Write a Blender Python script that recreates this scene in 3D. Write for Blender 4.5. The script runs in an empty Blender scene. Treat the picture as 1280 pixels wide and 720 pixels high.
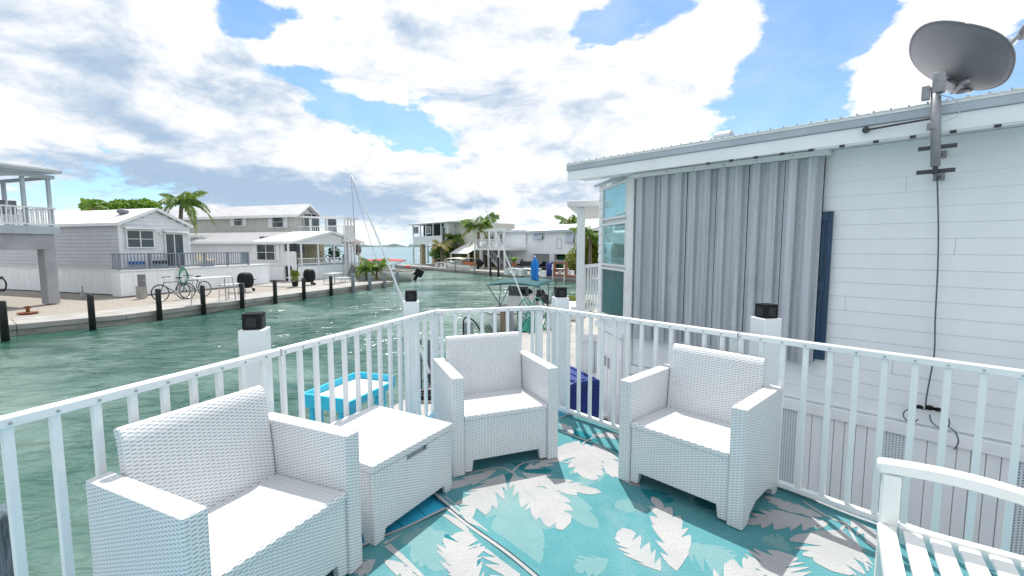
import bpy, bmesh, math, random
from mathutils import Vector, Matrix, Euler
random.seed(7)
sc = bpy.context.scene
R = math.radians

# ------------------------------------------------------------------ camera
F_PX, PITCH, EYE = 571.5, 0.09, 1.5          # focal length in pixels of the 1280 px frame, pitch down, eye above the deck floor
cam_d = bpy.data.cameras.new('camera'); cam = bpy.data.objects.new('camera', cam_d); sc.collection.objects.link(cam)
cam.location = (0, 0, EYE); cam.rotation_euler = (math.pi/2 - PITCH, 0, 0)
cam_d.sensor_width = 36; cam_d.lens = 36*F_PX/1280; cam_d.clip_start = .05; cam_d.clip_end = 20000
sc.camera = cam

def ray(u, v):
    x, z = (u-640)/F_PX, (360-v)/F_PX
    return Vector((x, math.cos(PITCH)+z*math.sin(PITCH), -math.sin(PITCH)+z*math.cos(PITCH)))
def on_z(u, v, z):                            # where the sight line through a photo pixel meets height z
    d = ray(u, v); t = (z-EYE)/d.z
    return Vector((d.x*t, d.y*t, z))
def at_y(u, v, Y):
    d = ray(u, v); t = Y/d.y
    return Vector((d.x*t, Y, EYE+d.z*t))
class Frame:                                  # an upright frame of the place: x along, y across, z up
    def __init__(s, o, ang): s.o = Vector(o); s.a = ang; s.x = Vector((math.cos(ang), math.sin(ang), 0)); s.y = Vector((-math.sin(ang), math.cos(ang), 0))
    def py(s, u, v, y):                       # point of the plane y = const
        d = ray(u, v); c = Vector((0, 0, EYE))-s.o; t = (y-c.dot(s.y))/d.dot(s.y); p = c+d*t
        return (p.dot(s.x), p.z)
    def px(s, u, v, x):
        d = ray(u, v); c = Vector((0, 0, EYE))-s.o; t = (x-c.dot(s.x))/d.dot(s.x); p = c+d*t
        return (p.dot(s.y), p.z)
    def w(s, x, y, z=0): return s.o+s.x*x+s.y*y+Vector((0, 0, z))

# ------------------------------------------------------------------ sun, sky
SUN_AZ, SUN_EL = -3.0, 63.0                   # degrees: azimuth from the view direction (+ to the right), elevation
sd = bpy.data.lights.new('sun', 'SUN'); sun = bpy.data.objects.new('sun', sd); sc.collection.objects.link(sun)
sd.energy = 2.05; sd.angle = R(.53); sd.color = (1, .965, .90)
sdir = Vector((math.sin(R(SUN_AZ))*math.cos(R(SUN_EL)), math.cos(R(SUN_AZ))*math.cos(R(SUN_EL)), math.sin(R(SUN_EL))))
sun.rotation_euler = sdir.to_track_quat('Z', 'Y').to_euler()
sc.view_settings.view_transform = 'Standard'; sc.view_settings.look = 'None'; sc.view_settings.gamma = 1
sc.view_settings.use_curve_mapping = False; sc.view_settings.exposure = 1.27

class S:                                      # a node socket with arithmetic
    def __init__(s, nt, o): s.nt = nt; s.o = o
    def _m(s, op, *a, clamp=False):
        n = s.nt.nodes.new('ShaderNodeMath'); n.operation = op; n.use_clamp = clamp
        for i, q in enumerate((s,)+a):
            if isinstance(q, S): s.nt.links.new(q.o, n.inputs[i])
            else: n.inputs[i].default_value = q
        return S(s.nt, n.outputs[0])
    def __add__(s, b): return s._m('ADD', b)
    def __radd__(s, b): return s._m('ADD', b)
    def __sub__(s, b): return s._m('SUBTRACT', b)
    def __rsub__(s, b): return (s*-1.0)+b
    def __mul__(s, b): return s._m('MULTIPLY', b)
    def __rmul__(s, b): return s._m('MULTIPLY', b)
    def __truediv__(s, b): return s._m('DIVIDE', b)
    def f(s, op, *a): return s._m(op, *a)
    def sat(s): return s._m('ADD', 0.0, clamp=True)
    def step(s, a, b):                        # smoothstep
        n = s.nt.nodes.new('ShaderNodeMapRange'); n.interpolation_type = 'SMOOTHSTEP'
        s.nt.links.new(s.o, n.inputs[0]); n.inputs[1].default_value = a; n.inputs[2].default_value = b
        return S(s.nt, n.outputs[0])
def node(nt, t, **k):
    n = nt.nodes.new(t)
    for a, b in k.items():
        if a.startswith('i_'):
            key = a[2:].replace('_', ' ')
            sock = n.inputs[int(key)] if key.isdigit() else n.inputs[key]
            if isinstance(b, S): nt.links.new(b.o, sock)
            elif isinstance(b, bpy.types.NodeSocket): nt.links.new(b, sock)
            else: sock.default_value = b
        else: setattr(n, a, b)
    return n
def mix(nt, fac, a, b, mode='MIX'):
    n = nt.nodes.new('ShaderNodeMix'); n.data_type = 'RGBA'; n.blend_type = mode
    for i, q in ((0, fac), (6, a), (7, b)):
        if isinstance(q, S): nt.links.new(q.o, n.inputs[i])
        elif isinstance(q, (int, float)): n.inputs[i].default_value = q
        else: n.inputs[i].default_value = (*q, 1) if len(q) == 3 else q
    return S(nt, n.outputs[2])
def noise(nt, vec, scale, detail=3, rough=.5, dist=0, fac=True):
    n = node(nt, 'ShaderNodeTexNoise', i_Scale=scale, i_Detail=detail, i_Roughness=rough, i_Distortion=dist)
    if vec is not None: nt.links.new(vec.o if isinstance(vec, S) else vec, n.inputs['Vector'])
    return S(nt, n.outputs[0 if fac else 1])

world = bpy.data.worlds.new('World'); sc.world = world; world.use_nodes = True
nt = world.node_tree; nt.nodes.clear()
def build_sky():
    out = node(nt, 'ShaderNodeOutputWorld')
    sky = node(nt, 'ShaderNodeTexSky', sky_type='NISHITA', sun_disc=False, sun_elevation=R(SUN_EL), sun_rotation=R(SUN_AZ), air_density=1.0, dust_density=.6, ozone_density=1.6)
    tc = node(nt, 'ShaderNodeTexCoord'); D = S(nt, tc.outputs['Generated'])
    sep = node(nt, 'ShaderNodeSeparateXYZ', i_0=D); dx, dy, dz = (S(nt, sep.outputs[i]) for i in range(3))
    def vec(x, y, z):
        n = nt.nodes.new('ShaderNodeCombineXYZ')
        for i, q in enumerate((x, y, z)):
            if isinstance(q, S): nt.links.new(q.o, n.inputs[i])
            else: n.inputs[i].default_value = q
        return S(nt, n.outputs[0])
    el = dz.f('MAXIMUM', 0.0)
    # puffs look flatter and smaller towards the horizon
    kk = 1.0/1.0
    sq = (el+.16).f('POWER', .55)
    base = vec(dx/sq, dy/sq, el*2.3)
    warp = node(nt, 'ShaderNodeVectorMath', operation='SCALE', i_3=.16)
    wn = noise(nt, base, 3.2, 4, .55, fac=False); sub = node(nt, 'ShaderNodeVectorMath', operation='SUBTRACT', i_0=wn); sub.inputs[1].default_value = (.5, .5, .5)
    nt.links.new(sub.outputs[0], warp.inputs[0])
    wd = node(nt, 'ShaderNodeVectorMath', operation='ADD', i_0=D, i_1=warp.outputs[0])
    def blob(u, v, ru, rv, rot=0.0):          # an ellipse of the sky: centre and radii in photo pixels
        c = ray(u, v).normalized(); r = Vector((0, 0, 1)).cross(-c).normalized(); up = c.cross(-r).normalized()
        if up.z < 0: up = -up
        r = Vector((c.y, -c.x, 0)).normalized(); up = r.cross(c).normalized()
        m = Matrix((r, c, up)).transposed() @ Matrix.Rotation(R(rot), 3, 'Y')
        k = c.dot(ray(640, 360).normalized())
        mp = node(nt, 'ShaderNodeMapping', vector_type='TEXTURE', i_Vector=wd.outputs[0])
        mp.inputs['Location'].default_value = c; mp.inputs['Rotation'].default_value = m.to_euler()
        mp.inputs['Scale'].default_value = (ru/F_PX*k*1.35, .6, rv/F_PX*k*1.35)
        g = node(nt, 'ShaderNodeTexGradient', gradient_type='SPHERICAL', i_Vector=mp.outputs[0])
        return S(nt, g.outputs['Fac'])
    def total(L):
        t = None
        for *a, wgt in L:
            b = blob(*a)*wgt; t = b if t is None else t+b
        return t
    gaps = total([(322,8,42,22,0,1.3),(400,112,40,34,20,.8),(450,142,60,26,20,1.0),(525,168,66,26,10,.95),(500,140,40,20,0,.6),(800,16,75,26,-10,1.1),(725,40,40,16,20,.5),
                  (1000,40,80,110,0,1.5),(960,130,90,95,20,1.2),(1000,185,90,60,0,1.2),(1060,20,45,40,0,.5),(1238,112,80,40,-20,1.1),(1150,190,90,50,0,.5),
                  (40,236,190,26,-3,.5),(130,245,90,24,0,.4),(55,122,50,18,0,.35),(640,60,60,30,30,.3),(1400,90,120,90,0,.9),(700,265,60,14,0,.3)])
    puffs = total([(925,50,85,60,10,1.3),(1085,105,70,55,0,1.0),(1160,30,150,60,0,.8),(860,140,90,45,0,.8),(460,215,90,38,0,.6),(400,190,60,40,0,.5),
                   (560,235,120,30,0,.4),(280,150,260,90,15,.5),(650,140,160,110,0,.5),(170,90,260,80,10,.55),(330,190,150,50,10,.4),(590,265,200,24,0,.35)])
    greys = total([(90,70,260,90,12,.8),(240,125,230,45,22,.5),(620,60,120,26,20,.3),(560,110,90,24,10,.25),(495,45,90,70,0,.6),(200,234,330,30,4,1.7),(330,245,230,32,0,1.4),(600,245,220,24,0,1.3),(640,180,90,60,10,.45),
                   (560,285,260,12,0,.5),(340,200,150,30,20,.4),(790,205,160,50,-10,.55),(1190,95,90,40,0,.25),(760,240,120,26,0,.5),(900,60,60,25,20,.15)])
    fb = noise(nt, base, 2.6, 7, .6, .3); fine = noise(nt, base, 15, 5, .68, .6); big = noise(nt, base, .95, 3, .5)
    mid = noise(nt, base, 5.5, 6, .6, .4)
    dens = (fb-.5)*2.7+(fine-.5)*.75+(big-.5)*.7+.46+puffs*.8-gaps*1.0
    cover = dens.step(.0, .42); veil = (big-.35)*.55+(mid-.5)*.5; cover = cover.f('MAXIMUM', veil.step(-.05, .5)*.38)
    # relief: the same noise looked up a little towards the sun
    off = node(nt, 'ShaderNodeVectorMath', operation='ADD', i_0=base); off.inputs[1].default_value = (.0, .07, .12)
    fb2 = noise(nt, S(nt, off.outputs[0]), 2.6, 7, .6, .3)
    relief = (fb-fb2)*2.2
    shade = (dens*.26+.12+greys*.66-relief*2.1+(.5-mid)*1.15-puffs*.3).step(.05, 1.55)
    lit, dark = (1.0, 1.0, 1.0), (.40, .53, .69)
    ccol = mix(nt, shade, lit, dark)
    mul = node(nt, 'ShaderNodeMix', data_type='RGBA', blend_type='MULTIPLY'); mul.inputs[0].default_value = 1
    mul.inputs[7].default_value = (5.4, 5.42, 5.46, 1); nt.links.new(ccol.o, mul.inputs[6])
    haze = mix(nt, (1.0-el*7.0).sat()*.75, (0, 0, 0), (1, 1, 1))
    blue = node(nt, 'ShaderNodeMix', data_type='RGBA', blend_type='MULTIPLY'); blue.inputs[0].default_value = 1
    nt.links.new(sky.outputs[0], blue.inputs[6]); blue.inputs[7].default_value = (.60, .76, .88, 1)
    m = nt.nodes.new('ShaderNodeMix'); m.data_type = 'RGBA'; nt.links.new(cover.o, m.inputs[0]); nt.links.new(blue.outputs[2], m.inputs[6]); nt.links.new(mul.outputs[2], m.inputs[7])
    hz = nt.nodes.new('ShaderNodeMix'); hz.data_type = 'RGBA'; h = (1.0-el*9.0).sat(); h = h*h*.7
    nt.links.new(h.o, hz.inputs[0]); nt.links.new(m.outputs[2], hz.inputs[6]); hz.inputs[7].default_value = (4.6, 5.2, 5.6, 1)
    bg = node(nt, 'ShaderNodeBackground', i_Strength=.085, i_Color=hz.outputs[2])
    nt.links.new(bg.outputs[0], out.inputs[0])
build_sky()

# ------------------------------------------------------------------ materials
def tree(name):
    m = bpy.data.materials.new(name); m.use_nodes = True; t = m.node_tree
    return m, t, t.nodes['Principled BSDF'], node(t, 'ShaderNodeTexCoord')
def bump(t, b, h, dist, strength=1.0):
    n = node(t, 'ShaderNodeBump', i_Strength=strength, i_Distance=dist, i_Height=h); t.links.new(n.outputs[0], b.inputs['Normal'])
def mat(name, col, rough=.5, var=.12, scale=3, metal=0, bmp=0, bscale=40, spec=None, coord='Object', coat=0, stain=None, stain_amt=.3, stretch=None):
    m, t, b, tc = tree(name); o = S(t, tc.outputs[coord])
    if stretch:
        mp = node(t, 'ShaderNodeMapping', i_Vector=o); mp.inputs['Scale'].default_value = stretch; o = S(t, mp.outputs[0])
    n = noise(t, o, scale, 6, .6); lo = tuple(c*(1-var) for c in col); hi = tuple(min(1, c*(1+var)) for c in col)
    c = mix(t, n.step(.3, .7), lo, hi)
    if stain:
        n2 = noise(t, o, scale*.45, 8, .65, .6); c = mix(t, n2.step(.55, .75)*stain_amt, c, stain)
    t.links.new(c.o, b.inputs['Base Color'])
    r = n*.2+(rough-.1); t.links.new(r.o, b.inputs['Roughness']); b.inputs['Metallic'].default_value = metal
    if spec is not None: b.inputs['Specular IOR Level'].default_value = spec
    if coat: b.inputs['Coat Weight'].default_value = coat; b.inputs['Coat Roughness'].default_value = .1
    if bmp: bump(t, b, noise(t, o, bscale, 4, .6), bmp)
    return m
M = {}
M['white'] = mat('white_paint', (.76, .78, .78), .35, .05, 6, bmp=.0006, bscale=60, stain=(.55, .53, .47), stain_amt=.12)
M['rail'] = mat('white_enamel', (.79, .82, .83), .3, .04, 4, bmp=.0007, bscale=30, stain=(.42, .38, .30), stain_amt=.28)
M['vinyl'] = mat('white_vinyl', (.84, .88, .91), .45, .04, 2, bmp=.0008, bscale=25, stain=(.62, .60, .52), stain_amt=.3, stretch=(1, 1, .3))
M['sleeve'] = mat('piling_sleeve', (.74, .79, .82), .3, .05, 3, stain=(.45, .47, .42), stain_amt=.25)
M['grey_trim'] = mat('grey_trim', (.42, .48, .54), .45, .08, 4)
M['black'] = mat('black_plastic', (.008, .010, .013), .6, .3, 8, spec=.25)
M['black_matt'] = mat('black_cap_top', (.008, .009, .012), .7, .2, 8, spec=.12)
M['glasscap'] = mat('smoked_glass', (.012, .015, .02), .2, .2, 4, spec=.4)
M['deck_grey'] = mat('slate_grey_deck_paint', (.22, .26, .32), .5, .1, 4)
M['pale_awning'] = mat('pale_blue_awning', (.48, .56, .66), .5, .08, 2)
M['steel'] = mat('steel', (.45, .46, .47), .35, .15, 9, metal=.9)
M['dark_metal'] = mat('dark_metal', (.06, .065, .07), .4, .25, 9, metal=.5)
M['dish'] = mat('grey_dish_paint', (.185, .19, .21), .5, .08, 3, bmp=.0003, bscale=60)
M['dish_bracket'] = mat('grey_cast_bracket', (.30, .31, .33), .45, .15, 12, metal=.3)
M['navy'] = mat('navy_paint', (.010, .05, .11), .35, .15, 5)
M['blue_bin'] = mat('blue_bin_plastic', (.008, .03, .20), .4, .15, 5)
M['turq'] = mat('turquoise_paint', (.03, .50, .72), .4, .08, 5, stain=(.1, .4, .5), stain_amt=.3)
M['cutting'] = mat('cutting_board', (.74, .75, .74), .45, .05, 8)
M['blue_cloth'] = mat('blue_cloth', (.02, .16, .50), .8, .2, 6)
M['teal_cloth'] = mat('teal_canvas', (.008, .085, .10), .8, .2, 6)
M['red_cloth'] = mat('red_canvas', (.55, .07, .06), .8, .15, 4)
M['cream_cloth'] = mat('cream_canvas', (.72, .66, .52), .8, .1, 4)
M['hull'] = mat('white_gelcoat', (.74, .75, .73), .25, .05, 3, stain=(.4, .4, .3), stain_amt=.2)
M['bench'] = mat('white_bench_paint', (.80, .81, .80), .32, .03, 5, bmp=.0006, bscale=14, stretch=(1, 1, 1))
M['deck'] = mat('blue_deck_paint', (.03, .38, .58), .5, .15, 4, bmp=.001, bscale=30, stain=(.25, .35, .38), stain_amt=.4)
M['wood'] = mat('weathered_wood', (.20, .155, .115), .8, .35, 6, bmp=.004, bscale=25, stretch=(4, 4, .5))
M['piling_black'] = mat('tarred_piling', (.012, .012, .014), .6, .3, 6, bmp=.003, bscale=20, stain=(.10, .10, .10), stain_amt=.25)
M['piling_grey'] = mat('grey_piling', (.22, .25, .28), .7, .2, 6, bmp=.003, bscale=20)
M['old_piling'] = mat('old_blue_grey_piling', (.10, .15, .19), .8, .6, 12, bmp=.012, bscale=10, stretch=(6, 6, .6), stain=(.35, .2, .1), stain_amt=.5)
M['concrete'] = mat('seawall_concrete', (.36, .35, .335), .85, .16, 1.2, bmp=.006, bscale=14, stain=(.22, .21, .19), stain_amt=.55)
M['wallface'] = mat('wet_seawall', (.30, .30, .28), .8, .3, 2, bmp=.01, bscale=10, stain=(.10, .11, .09), stain_amt=.8, stretch=(.4, .4, 2))
M['pier_conc'] = mat('grey_stucco', (.36, .37, .40), .85, .12, 1.5, bmp=.004, bscale=30)
M['gravel'] = mat('pea_gravel', (.33, .30, .265), .95, .3, 18, bmp=.015, bscale=30, stain=(.22, .19, .15), stain_amt=.5)
M['yellow_col'] = mat('cream_yellow_stucco', (.55, .47, .30), .8, .1, 2)
M['beige'] = mat('beige_siding', (.58, .575, .54), .6, .06, 2)
M['grey_siding'] = mat('pale_grey_siding', (.53, .56, .61), .55, .05, 2)
M['pale_siding'] = mat('white_siding', (.74, .77, .80), .55, .05, 2)
M['roof_white'] = mat('white_roof_coating', (.76, .76, .77), .6, .06, 1.5, stain=(.55, .54, .52), stain_amt=.25)
M['roof_pale'] = mat('pale_grey_roof_coating', (.52, .52, .55), .7, .08, 1.5, stain=(.4, .4, .4), stain_amt=.25)
M['roof_grey'] = mat('pale_shingles', (.33, .33, .35), .9, .12, 9, bmp=.01, bscale=20)
M['rust'] = mat('rusty_iron', (.20, .07, .03), .9, .4, 20)
M['hose'] = mat('green_hose', (.02, .30, .20), .5, .1, 9)
M['net'] = mat('green_rope', (.05, .28, .22), .8, .3, 30)
M['tyre'] = mat('tyre_rubber', (.02, .02, .022), .8, .2, 10)
M['cable_grey'] = mat('grey_cable', (.10, .12, .16), .5, .1, 9)
M['red_brown'] = mat('red_brown_wood', (.32, .12, .08), .7, .2, 8)
M['green_boat'] = mat('green_kayak_plastic', (.02, .16, .07), .4, .15, 3)
M['parasol_blue'] = mat('blue_parasol_cloth', (.01, .20, .62), .8, .15, 6)
M['orange'] = mat('orange_cloth', (.6, .22, .08), .8, .1, 3)
M['dark_fabric'] = mat('dark_screen', (.03, .035, .045), .7, .3, 3)
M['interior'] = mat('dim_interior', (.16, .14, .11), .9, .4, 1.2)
M['trunk'] = mat('palm_bark', (.19, .155, .12), .9, .3, 5, bmp=.02, bscale=9, stretch=(1, 1, 5))
M['soil'] = mat('pot_clay', (.35, .14, .07), .8, .2, 9)

def m_glass(name, col, rough, metal):
    m, t, b, tc = tree(name); o = S(t, tc.outputs['Object'])
    n = noise(t, o, 1.3, 3, .5)
    c = mix(t, n.step(.35, .65), tuple(q*.7 for q in col), tuple(q*1.15 for q in col)); t.links.new(c.o, b.inputs['Base Color'])
    b.inputs['Roughness'].default_value = rough; b.inputs['Metallic'].default_value = metal; b.inputs['Specular IOR Level'].default_value = .8
    bump(t, b, noise(t, o, 1.1, 1, .5), .012)
    return m
M['glass'] = m_glass('window_glass', (.035, .055, .07), .05, .0)
M['glass_teal'] = m_glass('tinted_window_glass', (.40, .72, .74), .04, .65)
M['glass_dark'] = m_glass('screened_window_glass', (.03, .15, .17), .25, .25)

def m_foliage(name, a, b_, c_):
    m, t, b, tc = tree(name); o = S(t, tc.outputs['Object'])
    n = noise(t, o, 1.6, 3, .5); n2 = noise(t, o, 9, 2, .5)
    c = mix(t, n.step(.35, .65), a, b_); c = mix(t, n2.step(.5, .75), c, c_); t.links.new(c.o, b.inputs['Base Color'])
    b.inputs['Roughness'].default_value = .5; b.inputs['Transmission Weight'].default_value = 0
    # a leaf lets some light through
    tr = node(t, 'ShaderNodeBsdfTranslucent', i_Color=mix(t, .5, c, (.25, .35, .03)).o); ms = node(t, 'ShaderNodeMixShader', i_0=.35)
    t.links.new(b.outputs[0], ms.inputs[1]); t.links.new(tr.outputs[0], ms.inputs[2]); t.links.new(ms.outputs[0], t.nodes['Material Output'].inputs[0])
    return m
M['leaf'] = m_foliage('green_leaves', (.05, .14, .025), (.10, .24, .035), (.20, .33, .06))
M['hedge_leaf'] = m_foliage('bright_hedge_leaves', (.07, .19, .02), (.15, .31, .03), (.27, .40, .06))
M['leaf_yellow'] = m_foliage('yellow_green_leaves', (.13, .19, .02), (.30, .32, .04), (.38, .30, .06))
M['palm_leaf'] = m_foliage('palm_leaves', (.05, .14, .02), (.14, .27, .04), (.30, .32, .08))
M['palm_yellow'] = m_foliage('dry_palm_leaves', (.28, .27, .08), (.40, .34, .14), (.20, .24, .05))

def m_rattan():
    m, t, b, tc = tree('white_moulded_rattan'); uv = S(t, tc.outputs['UV'])
    sp = node(t, 'ShaderNodeSeparateXYZ', i_0=uv); u, v = S(t, sp.outputs[0]), S(t, sp.outputs[1])
    cu = u/.021; col = cu.f('FLOOR'); fu = cu-col
    row = v/.0150+col.f('MODULO', 2.0).f('ABSOLUTE')*.5; fv = row-row.f('FLOOR')
    # a slot between two strands, and the strand bulging between slots
    du = ((fu-.5).f('ABSOLUTE')).step(.44, .36); dv = ((fv-.5).f('ABSOLUTE')).step(.19, .10)
    slot = du*dv
    bulge = ((fv-.5).f('ABSOLUTE')*3.1416).f('SINE')*.55+(fu*3.1416).f('SINE')*.45
    h = bulge-slot*1.6
    n = noise(t, S(t, tc.outputs['Object']), 7, 4, .6)
    c = mix(t, n.step(.3, .7), (.74, .75, .76), (.77, .78, .79)); c = mix(t, slot*.85, c, (.27, .31, .36))  # slots coloured darker, standing for the shade inside the openings
    t.links.new(c.o, b.inputs['Base Color']); b.inputs['Roughness'].default_value = .38
    bump(t, b, h, .0009, .75)
    return m
M['rattan'] = m_rattan()

def m_rug(name, cols, weave=True):
    m, t, b, tc = tree(name); o = S(t, tc.outputs['Object'])
    sp = node(t, 'ShaderNodeSeparateXYZ', i_0=o); x, y = S(t, sp.outputs[0]), S(t, sp.outputs[1])
    wx = (x*(6.2832/.013)).f('SINE'); wy = (y*(6.2832/.013)).f('SINE'); w = wx*wy
    n = noise(t, o, 3.0, 5, .6); n2 = noise(t, o, 60, 2, .6)
    c = mix(t, n.step(.3, .7), cols[0], cols[1]); c = mix(t, w.step(-.2, .9)*.65+(n2-.4)*.5, c, cols[2])
    n5 = noise(t, o, 1.3, 7, .7, .8); c = mix(t, n5.step(.5, .72)*.30, c, (.33, .40, .40)); n6 = noise(t, o, 22, 5, .75); c = mix(t, n6.step(.66, .74)*.4, c, (.26, .24, .20))
    t.links.new(c.o, b.inputs['Base Color']); b.inputs['Roughness'].default_value = .85; b.inputs['Specular IOR Level'].default_value = .25
    bump(t, b, w+n2*.8, .0015, .8)
    return m
M['rug'] = m_rug('teal_woven_rug', ((.085, .28, .31), (.12, .335, .365), (.04, .18, .21)))
M['rug_white'] = m_rug('grey_white_weave', ((.42, .425, .43), (.50, .50, .50), (.24, .25, .27)))
M['rug_grey'] = m_rug('blue_grey_weave', ((.17, .33, .34), (.21, .37, .38), (.10, .24, .27)))
M['rug_deep'] = m_rug('deep_teal_weave', ((.006, .17, .21), (.012, .22, .25), (.004, .10, .14)))

def m_corr():
    m, t, b, tc = tree('galvanised_storm_panel'); o = S(t, tc.outputs['Object'])
    mp = node(t, 'ShaderNodeMapping', i_Vector=o); mp.inputs['Scale'].default_value = (24, 24, .5)
    a = noise(t, S(t, mp.outputs[0]), 1, 5, .6); s2 = noise(t, o, 55, 3, .6); s3 = noise(t, o, 2.2, 4, .6)
    c = mix(t, a.step(.3, .7), (.36, .39, .43), (.56, .60, .65)); c = mix(t, s2.step(.5, .7)*.35, c, (.66, .69, .73)); c = mix(t, s3.step(.55, .75)*.4, c, (.34, .36, .39))
    t.links.new(c.o, b.inputs['Base Color']); b.inputs['Metallic'].default_value = .2; b.inputs['Roughness'].default_value = .5
    return m
M['corr'] = m_corr()
def m_perf():
    m, t, b, tc = tree('perforated_vinyl'); uv = S(t, tc.outputs['UV'])
    sp = node(t, 'ShaderNodeSeparateXYZ', i_0=uv); u, v = S(t, sp.outputs[0])/.022, S(t, sp.outputs[1])/.022
    fr = lambda q: q-q.f('FLOOR')-.5
    a, c_ = fr(u), fr(v+(u.f('FLOOR').f('MODULO', 2.0).f('ABSOLUTE')*.5)); d = (a*a+c_*c_).f('SQRT').step(.30, .20)
    c = mix(t, d, (.66, .74, .80), (.16, .21, .27)); t.links.new(c.o, b.inputs['Base Color']); b.inputs['Roughness'].default_value = .5
    return m
M['perf'] = m_perf()
def m_fascia():
    m, t, b, tc = tree('painted_fascia'); o = S(t, tc.outputs['Object'])
    n = noise(t, o, 4, 6, .6); c = mix(t, n.step(.3, .7), (.60, .65, .70), (.66, .71, .75))
    n2 = noise(t, o, 3.1, 5, .7, .5); c = mix(t, n2.step(.66, .76)*.8, c, (.55, .38, .12)); t.links.new(c.o, b.inputs['Base Color']); b.inputs['Roughness'].default_value = .5
    return m
M['drip'] = m_fascia()

def m_water():
    m, t, b, tc = tree('canal_water'); o = S(t, tc.outputs['Object'])
    sp = node(t, 'ShaderNodeSeparateXYZ', i_0=o); x, y = S(t, sp.outputs[0]), S(t, sp.outputs[1])
    mp = node(t, 'ShaderNodeMapping', i_Vector=o); mp.inputs['Rotation'].default_value = (0, 0, R(12)); mp.inputs['Scale'].default_value = (.8, 1.7, 1)
    q = S(t, mp.outputs[0])
    # bed: weed, sand and depth seen through the water
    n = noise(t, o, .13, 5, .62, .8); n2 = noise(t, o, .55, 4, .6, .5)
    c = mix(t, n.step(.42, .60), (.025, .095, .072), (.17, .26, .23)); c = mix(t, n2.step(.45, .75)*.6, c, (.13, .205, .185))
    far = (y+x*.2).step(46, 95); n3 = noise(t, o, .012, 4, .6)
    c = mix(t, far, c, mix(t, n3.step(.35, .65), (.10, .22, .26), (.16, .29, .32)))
    right = (x+y*-.34).step(-6.5, .5)*(1.0-far); c = mix(t, right*.75, c, (.30, .37, .345))  # not bed: pale grey to the right paints in the reflected sky
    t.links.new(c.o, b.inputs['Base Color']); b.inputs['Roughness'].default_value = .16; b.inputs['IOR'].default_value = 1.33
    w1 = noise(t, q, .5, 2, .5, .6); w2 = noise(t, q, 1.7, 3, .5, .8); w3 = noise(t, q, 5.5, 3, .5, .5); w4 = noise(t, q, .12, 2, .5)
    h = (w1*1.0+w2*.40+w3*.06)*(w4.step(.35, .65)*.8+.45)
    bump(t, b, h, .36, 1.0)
    return m
M['water'] = m_water()

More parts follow.
